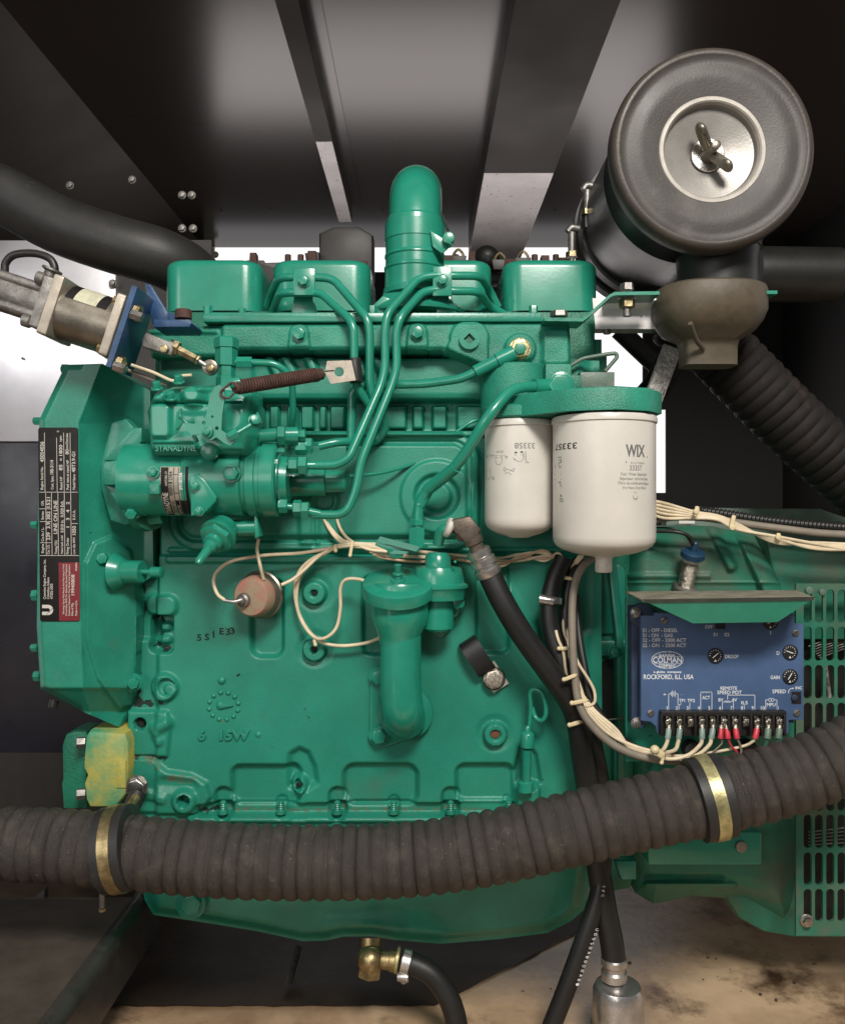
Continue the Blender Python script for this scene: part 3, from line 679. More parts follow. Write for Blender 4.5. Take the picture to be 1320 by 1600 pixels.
m.lathe([(0, 78), (4, 79), (8, 75), (18, 62), (30, 54), (46, 50)], P(650, 492, 42), ZV, 40, sq=.8); m.pp([(575, 492), (585, 474), (598, 462), (610, 466), (620, 480), (640, 492)], 2, 14, 2)
m.build('intake_flange', el)
MB('green').cyl(582, 492, -6, 7, 14, ZV, 6).build('bolt', el)
# ---- injector pipe clamps ----
for x, y in ((475, 440), (691, 439)):
    m = MB('green_smooth'); w_, h_ = (17, 21) if x < 500 else (15, 23)
    m.pp([(x - w_, y - h_), (x + w_, y - h_), (x + w_, y + h_), (x - w_, y + h_)], -22, 4, 1.5); m.pp([(x - w_, y - h_), (x + w_, y - h_), (x + w_, y + h_), (x - w_, y + h_)], -10, 4, 1)
    m.pp([(x - 15, y + h_), (x + 13, y + h_), (x + 22, y + 50), (x - 8 if x > 500 else x - 20, y + 50)], 8, 5, 1)
    c_ = m.build('pipe_clamp', E); MB('green_smooth').bolt(x, y, -22, 8, 8, rot=10).build('bolt', c_)
# ---- injector pipes ----
pipes = [
 [(778, 480, 70), (764, 452, 60), (750, 431, -4), (708, 431, -15), (690, 430, -15), (655, 433, -22), (605, 490, -60), (601, 515, -62), (602, 570, -62), (596, 600, -66), (545, 716, -96), (525, 727, -98), (488, 727, -98)],
 [(786, 490, 70), (764, 478, 60), (748, 455, -4), (708, 455, -15), (685, 452, -15), (660, 456, -22), (627, 493, -60), (619, 515, -62), (620, 575, -62), (612, 602, -66), (563, 722, -92), (557, 765, -98), (540, 805, -98), (488, 804, -98)],
 [(418, 478, 70), (424, 458, 50), (436, 434, -4), (460, 433, -15), (490, 433, -15), (520, 435, -20), (574, 498, -52), (578, 520, -52), (577, 605, -46), (604, 668, -30), (588, 690, -20), (560, 691, -60), (530, 690, -80), (498, 697, -84)],
 [(424, 494, 70), (430, 475, 50), (438, 458, -4), (460, 457, -15), (490, 457, -15), (504, 460, -22), (553, 505, -56), (554, 600, -52), (590, 650, -26), (606, 680, 0), (598, 700, 10)]]
for p in pipes: MB('green_smooth').path(p, 6.1, 14, mode='bend', bend=18).build('injector_pipe', E, angle=60)
# fuel supply pipe with a hose end, feed pipe to the filter head, thin leak-off lines
m = MB('green_smooth'); m.path([(800, 552, -50), (770, 567, -50), (745, 580, -50), (720, 592, -44), (662, 600, -30), (566, 602, -20), (550, 612, -18), (548, 700, -16)], 7, 14, mode='bend', bend=16); m.path([(803, 551, -51), (776, 564, -51)], 12, 18); m.path([(776, 564, -51), (742, 581, -50)], 10, 18)
m.build('fuel_pipe', E)
m = MB('green_smooth'); m.path([(862, 603, -72), (800, 605, -105), (764, 648, -128), (716, 726, -96), (665, 768, -56), (654, 788, -50), (652, 830, -50)], 8.5, 16, mode='bend', bend=26)
m.path([(860, 603, -74), (834, 604, -86)], 11.5, 18); m.path([(712, 730, -93), (668, 765, -58)], 10, 16); m.path([(668, 766, -51), (655, 790, -50)], 9.5, 16)
m.lathe([(0, 17), (4, 17), (5, 14)], P(651, 856, -50), ZV, 6); m.lathe([(0, 13), (32, 13), (33, 11)], P(651, 858, -50), ZV, 6, ref=XV)
m.lathe([(34, 12), (42, 12), (43, 10)], P(651, 856, -50), ZV, 6, .3); m.build('feed_pipe', E)
m = MB('green_smooth'); m.bolt(874, 604, -74, 19, 14, wash=None, rot=0); m.cyl(874, 603, -58, 20, 18); m.build('hex_union', E)
MB('green_smooth').path([(755, 656, 10), (735, 660, 4), (692, 690, 0), (650, 722, -10), (600, 738, -40), (545, 744, -60)], 2.6, 10).build('leak_off_pipe', E)
MB('green_smooth').path([(352, 566, -90), (392, 566, -88), (430, 568, -86), (450, 582, -80), (457, 600, -70), (458, 650, -50), (454, 680, -40)], 5.5, 12, mode='bend', bend=22).build('return_pipe', E)
m = MB('green_smooth'); m.path([(370, 566, -89), (394, 566, -88)], 9, 6)
m.lathe([(-26, 15), (-2, 15), (0, 13), (14, 13), (15, 16), (40, 16), (41, 18), (54, 18), (57, 14)], P(354, 588, -90), ZV, 6, .2); m.build('banjo_fitting', E)
# ---- filter head ----
m = MB('green_cast'); m.lathe([(0, 52), (66, 52), (68, 48)], P(803, 642, -10), ZV, 40)
m.build('filter_mount', E)
m = MB('green_cast'); k = K(-90)
plan = [(98, -18), (108, -60), (150, -120), (200, -172), (260, -190), (310, -172), (336, -135), (336, -95), (300, -60), (240, -45), (200, 20), (150, 40), (112, 30)]
Mf = Matrix(((.001, 0, 0, 0), (0, .001, 0, 0), (0, 0, .001, 0), (0, 0, 0, 1)))
cz = CZ * 1000
m.prism([(x - 0, y) for x, y in plan], Matrix.Translation((0, 0, CZ + .138)) @ Matrix.Diagonal((.001, .001, .001, 1)), 32, 5)
m.lathe([(0, 52), (3, 57), (17, 57), (20, 52)], P(811, 658, -52), ZV, 44); m.pp([(852, 568), (893, 568), (893, 620), (852, 622)], -58, 50, 3); m.m('green_grey').pp([(906, 581), (960, 581), (960, 612), (906, 612)], -20, 40, 2); m.m('green_dark').pp([(886, 586), (908, 586), (908, 616), (886, 616)], -24, 30, 2)
m.build('filter_head', E)
# ---- lift pump ----
m = MB('green_smooth'); o_ = P(682, 930, -32)
m.m('green').pp([(668, 905), (722, 905), (728, 935), (712, 975), (690, 998), (668, 990)], -14, 18, 4); m.m('green_smooth')
m.lathe([(0, 20), (4, 24), (46, 24), (48, 40), (62, 42), (66, 46), (70, 46), (73, 40), (82, 39), (88, 38), (96, 35), (98, 20), (112, 19), (118, 14), (119, 0)], P(684, 985, -40), ZV, 40)
m.bolt(714, 942, -34, 9, 10, rot=25); m.pp([(700, 925), (722, 925), (726, 945), (712, 965), (700, 960)], -32, 12, 3); m.cyl(700, 960, -36, 6, 8)
m.sphere(P(711, 878, -84), 2.5, 8); m.build('lift_pump', E)
# ---- oil filler ----
m = MB('green_smooth'); m.pp([(578, 1052), (584, 1042), (596, 1040), (610, 1048), (650, 1080), (668, 1100), (670, 1125), (655, 1148), (612, 1164), (596, 1168), (582, 1162), (577, 1148)], -7, 9, 2.5)
m.lathe([(0, 42), (6, 41), (8, 34)], P(634, 1114, -7), NV, 40)
fb = m.build('filler_tube', E)
m = MB('green_smooth'); dd = -52
m.path([(634, 1118, -12), (633, 1122, -36), (630, 1110, -58), (627, 1080, -62), (626, 1040, -62), (626, 985, -62)], 31, 36, 10)
m.lathe([(-4, 31 * K(-62)), (0, 31.5 * K(-62)), (10, 34 * K(-62)), (26, 42 * K(-62)), (40, 45.5 * K(-62)), (56, 46 * K(-62)), (84, 46 * K(-62)), (88, 44 * K(-62))], P(624, 1002, -62), ZV, 44)
m.build('tube_body', fb, angle=50)
m = MB('green_smooth'); o_ = P(622, 928, -66); tl = Vector((0, -.40, 1)).normalized()
m.lathe([(0, 50), (1, 53), (16, 53), (19, 52), (21, 48), (22.5, 12)], o_, tl, 48); cp = m.build('filler_cap', fb)
m = MB('green'); top = o_ + tl * .022; m.lathe([(0, 12), (3, 11), (4, 7), (10, 6.5), (12, 8), (14, 5), (26, 5)], top, tl, 20)
m.add([P(*q) for q in ((588, 846, -92), (650, 862, -104), (655, 854, -104), (594, 838, -92), (602, 858, -92), (612, 866, -95), (633, 866, -97), (640, 862, -98))], [(0, 1, 2, 3), (4, 5, 6, 7)])
m.pp([(586, 852), (588, 846), (650, 858), (656, 852), (656, 860), (648, 866), (632, 864), (628, 872), (612, 872), (604, 860)], -94, 3, .8)
m.add([P(*q) for q in ((586, 848, -94), (650, 860, -98), (656, 853, -80), (594, 841, -80))], [(0, 1, 2, 3)]); m.build('wing_handle', cp)
for x, y in ((592, 1057), (592, 1149)): MB('green_smooth').bolt(x, y, -9, 12, 9, wash=1.35, rot=12).build('bolt', fb)
# bolts of the tappet cover
for x, y in ((508, 782), (681, 777)): MB('green_dark').bolt(x, y, 0, 8 if x < 600 else 10, 8, wash=1.4, rot=15).build('bolt', blk)
# ---- bell housing ----
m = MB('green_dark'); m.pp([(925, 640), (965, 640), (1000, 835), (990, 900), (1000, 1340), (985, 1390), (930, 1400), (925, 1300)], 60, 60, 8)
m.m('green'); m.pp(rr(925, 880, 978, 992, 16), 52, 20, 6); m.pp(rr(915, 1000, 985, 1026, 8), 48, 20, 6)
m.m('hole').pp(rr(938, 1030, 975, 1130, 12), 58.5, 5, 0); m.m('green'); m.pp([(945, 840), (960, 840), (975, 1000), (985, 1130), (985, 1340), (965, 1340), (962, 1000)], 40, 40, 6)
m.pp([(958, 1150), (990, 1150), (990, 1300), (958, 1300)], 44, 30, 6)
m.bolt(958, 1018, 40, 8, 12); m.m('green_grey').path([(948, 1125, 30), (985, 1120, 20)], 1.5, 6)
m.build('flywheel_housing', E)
m = MB('green_smooth'); m.pp([(960, 1345), (995, 1345), (995, 1376), (970, 1376)], -10, 20, 5); m.build('housing_ear', E)
# dark exhaust parts behind the covers
m = MB('wall_dark')
m.pp([(498, 362), (520, 352), (560, 352), (583, 366), (583, 430), (498, 430)], 430, 60, 12)
m.pp([(385, 406), (412, 406), (414, 410), (475, 408), (500, 412), (505, 440), (385, 440)], 400, 40, 3); m.m('wall_dark').pp([(476, 395), (498, 393), (498, 420), (480, 420)], 410, 30, 2)
m.pp([(690, 412), (735, 404), (748, 396), (762, 390), (776, 396), (784, 408), (860, 409), (925, 405), (925, 440), (690, 440)], 400, 40, 5)
m.m('rubber'); m.sphere(P(760, 404, 380), 26, 20)
for x, y in ((716, 395), (781, 401), (817, 398)):
    m.m('bolt_gold').path([(x - 9, y + 8, 360), (x - 6, y, 360), (x, y - 5, 360), (x + 6, y, 360), (x + 9, y + 8, 360)], 2.2, 8); m.m('wall_dark').pp([(x - 13, y + 4), (x + 13, y + 4), (x + 10, y + 20), (x - 10, y + 20)], 355, 20, 2)
m.m('rust')
for x, y, w_, h_, dd in ((395, 402, 10, 16, 395), (487, 398, 13, 14, 390), (560, 412, 26, 10, 380), (700, 404, 14, 12, 350), (738, 398, 10, 14, 370), (797, 408, 16, 9, 350), (852, 404, 12, 12, 360), (884, 406, 20, 9, 350)):
    m.pp([(x - w_ / 2, y - h_ / 2), (x + w_ / 2, y - h_ / 2), (x + w_ / 2 + 2, y + h_ * 1.4), (x - w_ / 2 - 2, y + h_ * 1.4)], dd, 25, 3)
for x in (450, 470, 712, 770, 835, 868): m.bolt(x, 412, 370, 5, 16, ZV)
m.build('exhaust_manifold', E, label='dark exhaust manifold and turbo lumps behind the covers')
# =====================================================================================
# INJECTION PUMP
# =====================================================================================
pd_ = -92; k = K(pd_)
m = MB('green_smooth'); o_ = P(150, 750, pd_)
def u(px): return (px - 150) * k
m.lathe([(u(196), 44 * k), (u(200), 56 * k), (u(232), 57 * k), (u(236), 56 * k), (u(296), 56 * k), (u(298), 58 * k), (u(384), 58 * k), (u(386), 53 * k), (u(391), 53 * k), (u(393), 58 * k), (u(406), 58 * k), (u(407), 55 * k), (u(413), 55 * k), (u(414), 58 * k), (u(434), 58 * k), (u(437), 55 * k), (u(437), 40 * k), (u(452), 36 * k)], o_, XV, 64)
m.m('green').prism([(-16, -66), (8, -74), (30, -60), (34, 0), (30, 62), (8, 86), (-14, 80), (-30, 20), (-30, -16)], F(198, 745, -40, n=NV), 26, 4, 0)
pump = m.build('injection_pump', E, label='rotary fuel injection pump with governor cover and lever')
m = MB('green')
m.pp([(160, 722), (188, 718), (188, 758), (162, 758)], -108, 60, 3); m.pp([(162, 758), (186, 758), (222, 806), (212, 816), (196, 806)], -92, 40, 3); m.pp([(162, 720), (205, 668), (222, 668), (222, 690), (188, 720)], -92, 40, 3)
m.build('mounting_flange', pump)
for x, y, a_, r_ in ((196, 742, (1, -.2, 0), 11), (207, 800, (.1, -1, -.3), 9)): MB('green_smooth').bolt(x, y, -112, r_, 10, Vector(a_), 1.4).build('nut', pump)
MB('green_smooth').path([(205, 741, -114), (208, 741, -114)], 5, 10).build('stud', pump)
# governor cover
m = MB('green_smooth'); oc = [(222, 640), (228, 622), (240, 610), (262, 600), (300, 598), (380, 602), (396, 612), (398, 680), (392, 700), (385, 712), (238, 712), (228, 700)]
def gc_h(X, Y):
    sd = sdpoly(X, Y, oc); H = -28 * (1 - np.clip(-sd / 16, 0, 1)) ** 2.2
    H += 7 * st(srr(X, Y, 236, 632, 268, 684, 8), 7) - 6 * st(sdpoly(X, Y, [(238, 690), (290, 684), (330, 672), (330, 640), (275, 640), (270, 678)]) + 6, 12) * .3
    H -= 7 * st(np.abs(Y - 630) - 1.2, 5) * (X < 380); H += 13 * st(sc_(X, Y, 303, 617, 17), 16); H += 10 * st(sc_(X, Y, 250, 618, 12), 12) + 8 * st(scap(X, Y, 318, 606, 330, 602, 7), 8)
    H += 5 * st(srr(X, Y, 237, 690, 309, 711, 2), 2.5) - 3.4 * st(srr(X, Y, 240, 693, 306, 708, 1), 2)
    H += 9 * st(sc_(X, Y, 362, 655, 30), 30)
    return H
m.relief(218, 594, 402, 716, 1.5, -158, gc_h, oc, 70)
m.text('STANADYNE', F(244, 705, -157.5), w=60 * k, h=8.5, solid=2.0, bold=.0)
gc = m.build('governor_cover', pump, angle=60)
for x, y in ((280, 598), (268, 624), (246, 608)): MB('green_smooth').bolt(x, y, -165, 7, 9, Vector((0, -.5, 1)), 1.3).build('bolt', gc)
m = MB('green'); m.path([(283, 640, -186), (281, 650, -192), (286, 655, -190), (294, 664, -190), (300, 668, -186)], 3, 8); m.path([(286, 655, -190), (283, 664, -190), (276, 671, -186)], 1.6, 8)
m.path([(292, 661, -188), (303, 658, -188)], 4, 8); m.path([(303, 680, -180), (308, 690, -182)], 3.5, 8); m.build('linkage_wire', pump)
# throttle lever
m = MB('green'); lv = [(336, 604), (343, 601), (350, 606), (352, 620), (347, 650), (346, 672), (352, 676), (362, 681), (368, 688), (360, 696), (350, 692), (338, 683), (330, 688), (322, 686), (312, 678), (300, 680), (290, 671), (288, 660), (303, 662), (315, 660), (322, 650), (328, 620)]
m.pp(lv, -205, 5, 1, [circ(332, 651, 2.2, 10), circ(319, 661, 3, 10), circ(339, 669, 3, 10)]); m.cyl(325, 676, -205, 9, 5); m.cyl(325, 676, -205, 5, 9, r2=5)
m.cyl(325, 676, -204, 10, 30, Vector((0, 1, 0)))
m.build('throttle_lever', pump)
m = MB('green'); m.path([(362, 682, -205), (402, 658, -192)], 4, 10); m.bolt(371, 676, -204, 8, 14, Vector((-.8, -.2, -.5)), None); m.bolt(398, 658, -192, 9, 8, Vector((.4, -1, .2)), 1.2)
m.path([(400, 668, -190), (406, 655, -192), (402, 645, -188)], 2, 8); m.build('stop_screw', pump)
MB('green_smooth').cyl(330, 706, -150, 13, 16, bev=2.5).build('round_screw', pump)
MB('green_smooth').bolt(363, 740, -146, 12, 10, wash=1.15, rot=5).build('bolt', pump)
MB('green_smooth').bolt(240, 738, -146, 8, 6, wash=1.3, rot=15).m('green').pp(rr(232, 755, 250, 773, 3), -150, 14, 2).build('pump_boss', pump)
# pump nameplate, curved round the body
m = MB('plate_silver'); rad = 57.2 * k + .6
cyc = P(0, 750, pd_)
def wr(x, s_, off=0):   # x px along, s_ mm down round the body from the front line
    a = s_ / rad; return Vector(((x - 660) * K(-147) / 1000, cyc.y - (rad + off) / 1000 * math.cos(a), cyc.z - (rad + off) / 1000 * math.sin(a)))
def patch(x0, x1, s0, s1, off, mt, sk=0):
    m.m(mt); n_ = 12; vs = []
    for i in range(n_ + 1):
        t = i / n_; s_ = s0 + (s1 - s0) * t; vs += [wr(x0 + sk * t, s_, off), wr(x1 + sk * t, s_, off)]
    m.add(vs, [(2 * i, 2 * i + 2, 2 * i + 3, 2 * i + 1) for i in range(n_)])
patch(250, 291, -17, 66, 0, 'plate_silver', 0)
patch(251, 262, -16, 65, .3, 'plate_black'); patch(289, 294, -17, 66, .3, 'plate_black'); patch(279, 290, 32, 64, .3, 'plate_black'); patch(271, 277, 32, 64, .32, 'plate_black')
for x in (262, 270.5, 278, 286): patch(x, x + .9, -16, 65, .45, 'ink_black')
for x0, x1, s_ in ((262, 270, 6), (270, 278, 20), (278, 286, 32), (270, 278, -6)): patch(x0, x1, s_, s_ + .8, .45, 'ink_black')
def wt(s, x, s0, ww, hh, mt):   # text reading upwards
    m.m(mt); m.text(s, None, w=ww, h=hh, warp=lambda v: wr(x + v.y / k * -1 + 0, s0 - v.x, .55) if 0 else wr(x - v.y / k, s0 - v.x, .55), bold=.01)
wt('STANADYNE', 261, 60, 40, 8, 'plate_line'); wt('HARTFORD, CT', 261, 10, 20, 3, 'plate_line'); wt('CUST. PART NO.', 269, 58, 26, 4, 'ink_black'); wt('3918156', 284.5, 16, 24, 5, 'white_print')
wt('MODEL NO.', 276, 60, 20, 3.4, 'plate_line'); wt('DB4', 269, 2, 12, 5, 'ink_black'); wt('05014', 268.6, 24, 20, 5, 'ink_black')
m.build('nameplate', pump, label='curved silver and black pump nameplate', angle=80)
# diamond cover
m = MB('green_smooth'); m.pp([(296, 744), (310, 740), (322, 752), (339, 776), (338, 783), (322, 800), (312, 806), (298, 806)], -150, 30, 3)
dc = m.build('timing_cover', pump)
for x, y in ((306, 760), (312, 799)): MB('green_smooth').bolt(x, y, -150, 6, 6, rot=10).build('screw', dc)
# hex nose with shaft and side pipe
ax = Vector((-.28, -.75, -.6)).normalized(); m = MB('green_smooth'); o_ = P(352, 822, -104)
m.lathe([(0, 20), (14, 24), (20, 27), (24, 27), (25, 24)], o_, ax, 36); m.lathe([(25, 24), (33, 24), (35, 20)], o_, ax, 6, .3); m.lathe([(35, 14), (42, 14), (44, 10), (52, 9), (54, 6.5), (80, 6), (85, 3)], o_, ax, 24)
m.build('advance_shaft', pump)
m = MB('green_smooth'); m.path([(360, 826, -95), (400, 824, -90)], 13, 24); m.pp([(397, 806), (402, 806), (406, 838), (398, 842)], -106, 30, 2); m.build('side_pipe', pump)
# drive shaft tube behind
m = MB('green_smooth'); m.lathe([(u(436), 24), (u(520), 22), (u(522), 17), (u(552), 16), (u(555), 12)], P(150, 752, -52), XV, 36); m.build('pump_tube', pump)
m = MB('green_smooth')
for y_, x0_ in ((727, 428), (793, 436), (697, 428)):
    pass
def nut(x0, x1, y, d_, r_, rot=0): m.lathe([(0, r_ * .85), (1.5, r_), ((x1 - x0) * K(d_) - 1.5, r_), ((x1 - x0) * K(d_), r_ * .82)], P(x0, y, d_), XV, 6, rot)
nut(427, 440, 727, -112, 11, .2); m.path([(438, 727, -110), (455, 727, -108)], 5, 12); nut(451, 466, 727, -106, 12, .4); nut(466, 481, 727, -104, 14, .1); m.path([(480, 727, -102), (492, 727, -100)], 6.5, 12)
m.build('delivery_union', pump); m = MB('green_smooth')
nut(435, 450, 790, -112, 11, .2); m.path([(448, 791, -110), (462, 793, -108)], 5, 12); nut(458, 472, 794, -106, 12, .4); nut(470, 484, 797, -104, 13, .1); m.path([(482, 799, -102), (500, 803, -99)], 6.5, 12)
m.build('delivery_union', pump); m = MB('green_smooth')
m.path([(396, 690, -110), (404, 681, -110), (440, 679, -108)], 11, 20, mode='bend', bend=8); nut(434, 448, 680, -108, 15, .2); m.path([(446, 680, -106), (466, 680, -104)], 13, 20); nut(460, 478, 680, -102, 9, .3)
m.build('return_union', pump); m = MB('green_smooth')
nut(430, 446, 704, -100, 9, .3); nut(462, 480, 700, -94, 11, .3); nut(476, 489, 696, -92, 12, .1); m.build('delivery_union', pump)
# serration ring
m = MB('green'); 
for i in range(26):
    a = math.radians(-60 + i * 5); m.sphere(P(441, 750, pd_) + Vector((0, -math.cos(a), math.sin(a))) * .040, 1.6, 6)
m.build('serrated_ring', pump)

# =====================================================================================
# GENERATOR END
# =====================================================================================
A = thing('alternator', (.45, .3, CZ - .7), 'dusty green alternator housing with slotted vent cover right of the engine', 'alternator')
m = MB('green_dusty')
prof = [(972, 905), (976, 850), (1000, 826), (1110, 822), (1180, 836), (1228, 880), (1244, 930), (1250, 1300), (1246, 1380), (1238, 1420), (1225, 1440), (1190, 1420), (1160, 1405), (1080, 1400), (1020, 1412), (992, 1395), (972, 1340)]
def al_h(X, Y):
    sd = sdpoly(X, Y, prof); H = -50 * (1 - np.clip(-sd / 40, 0, 1)) ** 2
    H += 12 * st(scap(X, Y, 1112, 826, 1142, 885, 7), 9); H += 14 * st(sdpoly(X, Y, [(1150, 838), (1178, 842), (1232, 930), (1195, 935)]), 8)
    H += 5 * st(Y * 0 + np.abs(Y - 900) - 4, 5) * (X < 1110); H += 4 * st(np.abs(Y - 911) - 1.5, 3)
    H += 10 * st(scap(X, Y, 1010, 1384, 1145, 1384, 5), 7); H -= 9 * st(scap(X, Y, 1010, 1372, 1125, 1372, 5), 7)
    return H
m.relief(968, 818, 1254, 1444, 2.2, 30, al_h, prof, 200, True); bh = m.build('adaptor_housing', A, angle=60)
m = MB('green_dusty'); m.pp([(1180, 870), (1330, 880), (1500, 900), (1500, 1470), (1240, 1468), (1195, 1460), (1155, 1438), (1130, 1400), (1180, 1300)], 70, 200, 12)
m.pp([(1195, 836), (1330, 866), (1500, 900), (1500, 1000), (1230, 1000)], 30, 100, 6); m.build('stator_housing', A)
m = MB('green_grey'); m.pp([(1040, 806), (1100, 793), (1282, 795), (1330, 812), (1500, 900), (1500, 960), (1040, 960)], 260, 30, 4); m.build('rear_panel', A)
MB('white_enamel').pp([(1060, 810), (1085, 810), (1085, 818), (1060, 818)], 240, 4, 0).build('tag', A)
holes = []
rows = ((921, 973), (979, 1033), (1039, 1092), (1098, 1150), (1156, 1209), (1215, 1267), (1273, 1325), (1332, 1383), (1389, 1440))
for y0, y1 in rows:
    for c_ in range(8): x = 1272.5 + 17.6 * (c_ - 1); holes.append(rr(x, y0, x + 12.6, y1, 6, 4))
m = MB('green_dusty'); m.pp([(1243, 912), (1500, 912), (1500, 1462), (1243, 1462)], -20, 5, 0, holes)
gr = m.build('vent_cover', A)
m = MB('black_hole'); m.pp([(1252, 915), (1500, 915), (1500, 1455), (1252, 1455)], 62, 4, 0); m.build('dark_interior', A)
m = MB('steel_dull')
for i in range(7): m.path([(1262 + i * 3, 1010 + i * 3, 40), (1330, 985 + i * 4, 45)], 1.1, 6)
for i in range(5): m.path([(1262, 1300 + i * 5, 40), (1330, 1292 + i * 6, 45)], 1.1, 6)
m.build('winding_wires', A); MB('silver_rough').path([(1289, 1040, 30), (1296, 1092, 32)], 3, 8).build('winding_lead', A)
MB('steel').bolt(1259, 1438, -21, 8, 7).build('bolt', gr); MB('green_grey').cyl(1262, 922, -21, 6, 6).build('screw', gr); MB('green_grey').cyl(1283, 925, -21, 5, 5).build('screw', gr)
m = MB('green_smooth'); m.pp(rr(1012, 1300, 1190, 1352, 4), -16, 40, 3); m.m('steel_dull').cyl(1157, 1322, -16, 9, 4, n=20)
m.build('lower_pad', A)

# governor bracket -------------------------------------------------------------
GV = thing('speed_governor', P(1120, 1150, -90), 'blue electronic speed governor box with dials and a screw terminal strip', 'controller')
m = MB('green'); m.pp([(977, 934), (1240, 934), (1240, 1190), (977, 1190)], -58, 5, 1); m.pp([(1025, 1185), (1080, 1185), (1080, 1290), (1010, 1290), (1010, 1215)], -40, 5, 1)
bp_ = m.build('bracket_plate', GV)
m = MB('grime_top')   # sloped hood over the box
hA = [P(976, 924, -70), P(1244, 922, -70), P(1272, 934, -190), P(1004, 938, -190)]
m.add(hA + [v - ZV * .002 for v in hA], [(0, 3, 2, 1), (4, 5, 6, 7), (3, 7, 6, 2), (0, 4, 7, 3), (1, 2, 6, 5)])
m.m('green_smooth'); q = [(1004, 938, -190), (1272, 934, -190), (1214, 972, -176), (1082, 974, -176)]
V_ = [P(*a) for a in q]; m.add(V_ + [v + Vector((0, .003, 0)) for v in V_], [(0, 3, 2, 1), (4, 5, 6, 7), (3, 7, 6, 2), (0, 4, 7, 3), (2, 6, 5, 1)])
m.m('grime'); q = [(1003, 936.5, -190.6), (1273, 932.5, -190.6), (1270, 938, -190.2), (1150, 940, -190.1), (1008, 942, -190.1)]
m.add([P(*a) for a in q], [(0, 4, 3, 2, 1)])
m.build('hood', GV, label='angled green hood with a dirty top edge')
gz = -104; kg = K(gz)
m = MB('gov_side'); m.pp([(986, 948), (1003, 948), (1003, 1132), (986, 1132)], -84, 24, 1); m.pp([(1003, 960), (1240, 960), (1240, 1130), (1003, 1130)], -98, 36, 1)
m.m('gov_blue'); m.pp([(1001, 962), (1022, 962), (1022, 958), (1240, 958), (1240, 975), (1255, 975), (1255, 1125), (1232, 1125), (1232, 1146), (1026, 1146), (1024, 1135), (1016, 1128), (1001, 1126)], gz, 10, 1.2)
gb = m.build('control_box', GV)
def g(x, y): return F(x, y, gz - .1)
m = MB('white_print'); tw = lambda s, x, y, ww, hh, al='L', b=.012: m.text(s, g(x, y), w=ww * kg, h=hh * kg, ext=.15, align=al, bold=b)
for s, y, ww in (('S1 - OFF - DIESEL', 988, 55), ('S1 - ON  - GAS', 996, 47), ('S2 - OFF - 2000 ACT', 1003.5, 68), ('S2 - ON  - 2500 ACT', 1011.5, 68)): tw(s, 1003.5, y - .5, ww, 5.6)
tw('COLMAN', 1042, 1035.5, 45, 9, 'C', .012); tw('BARBER', 1042, 1026.4, 25, 4.2, 'C', .02); tw('COMPANY', 1042, 1041.8, 27, 4, 'C', .02); tw('a globe  company', 1042.5, 1051.2, 44, 3, 'C', .03); tw('ROCKFORD, ILL. USA', 1005, 1061, 78, 7.2)
def oval(cx, cy, ax_, ay_, wd, n=40, a0=0, a1=360):
    pts = [((ax_ * math.cos(math.radians(a0 + (a1 - a0) * i / n))) * kg, (ay_ * math.sin(math.radians(a0 + (a1 - a0) * i / n))) * kg) for i in range(n + 1)]
    m.lines([(pts[i], pts[i + 1]) for i in range(n)], g(cx, cy), wd)
oval(1042, 1031, 24.5, 13.2, .9); oval(1042, 1031, 13, 13, .5, 24, 60, 120); oval(1042, 1031, 13, 13, .5, 24, 240, 300); oval(1042, 1031, 6, 13, .5, 24, 50, 130); oval(1042, 1031, 6, 13, .5, 24, 230, 310)
def gl(*pts, wd=.75): 
    M_ = F(660, 800, 0); 
    c_ = [((x - 660) * kg, (800 - y) * kg) for x, y in pts]; m.lines([(c_[i], c_[i + 1]) for i in range(len(c_) - 1)], frame(Vector((0, (gz - .1) / 1000, CZ))), wd)
gl((1018, 1025.5), (1066, 1025.5), wd=.5); gl((1018, 1037), (1066, 1037), wd=.5)
tw('OFF', 1101, 982, 12, 5.2); tw('S1', 1114, 994, 6, 5.2); tw('S2', 1131, 994, 8, 5.2); tw('DROOP', 1132, 1028.5, 21, 5.6); tw('I', 1202.5, 991, 1.2, 5); tw('D', 1212.5, 1023, 4.5, 5.6); tw('GAIN', 1203, 1061, 14.5, 5.4)
tw('SPEED', 1206, 1083, 21, 5.6); tw('INC', 1242, 1077, 10.5, 4.6); oval(1237, 1082, 6, 6.5, .8, 8, 90, 190); gl((1236, 1075.5), (1239, 1075.5), wd=1.6)
tw('REMOTE', 1138, 1078, 26, 5.4, 'C'); tw('SPEED POT', 1139, 1084.5, 38, 5.4, 'C'); tw('ACT', 1102.5, 1092.5, 12, 5.2, 'C'); tw('TP1', 1060, 1097, 9.5, 5); tw('TP2', 1073, 1097, 12, 5); tw('8V', 1121.5, 1096, 8, 5.2); tw('4V', 1143, 1096, 8, 5.2); tw('ILS', 1157.5, 1100.5, 10, 5.2); tw('MPU', 1204, 1103.5, 13.5, 5.2, 'C')
for i, x in enumerate((1041.5, 1056.5, 1073.5, 1091, 1107.5, 1124.5, 1142, 1158.5, 1175, 1191, 1214)): tw(str(i + 1), x, 1108.5, 3 if i < 9 and i else (1 if i == 0 else (6 if i == 9 else 3)), 5.2, 'C')
tw('+', 1035.5, 1087, 5, 4); tw('-', 1062, 1086, 4.5, 1)
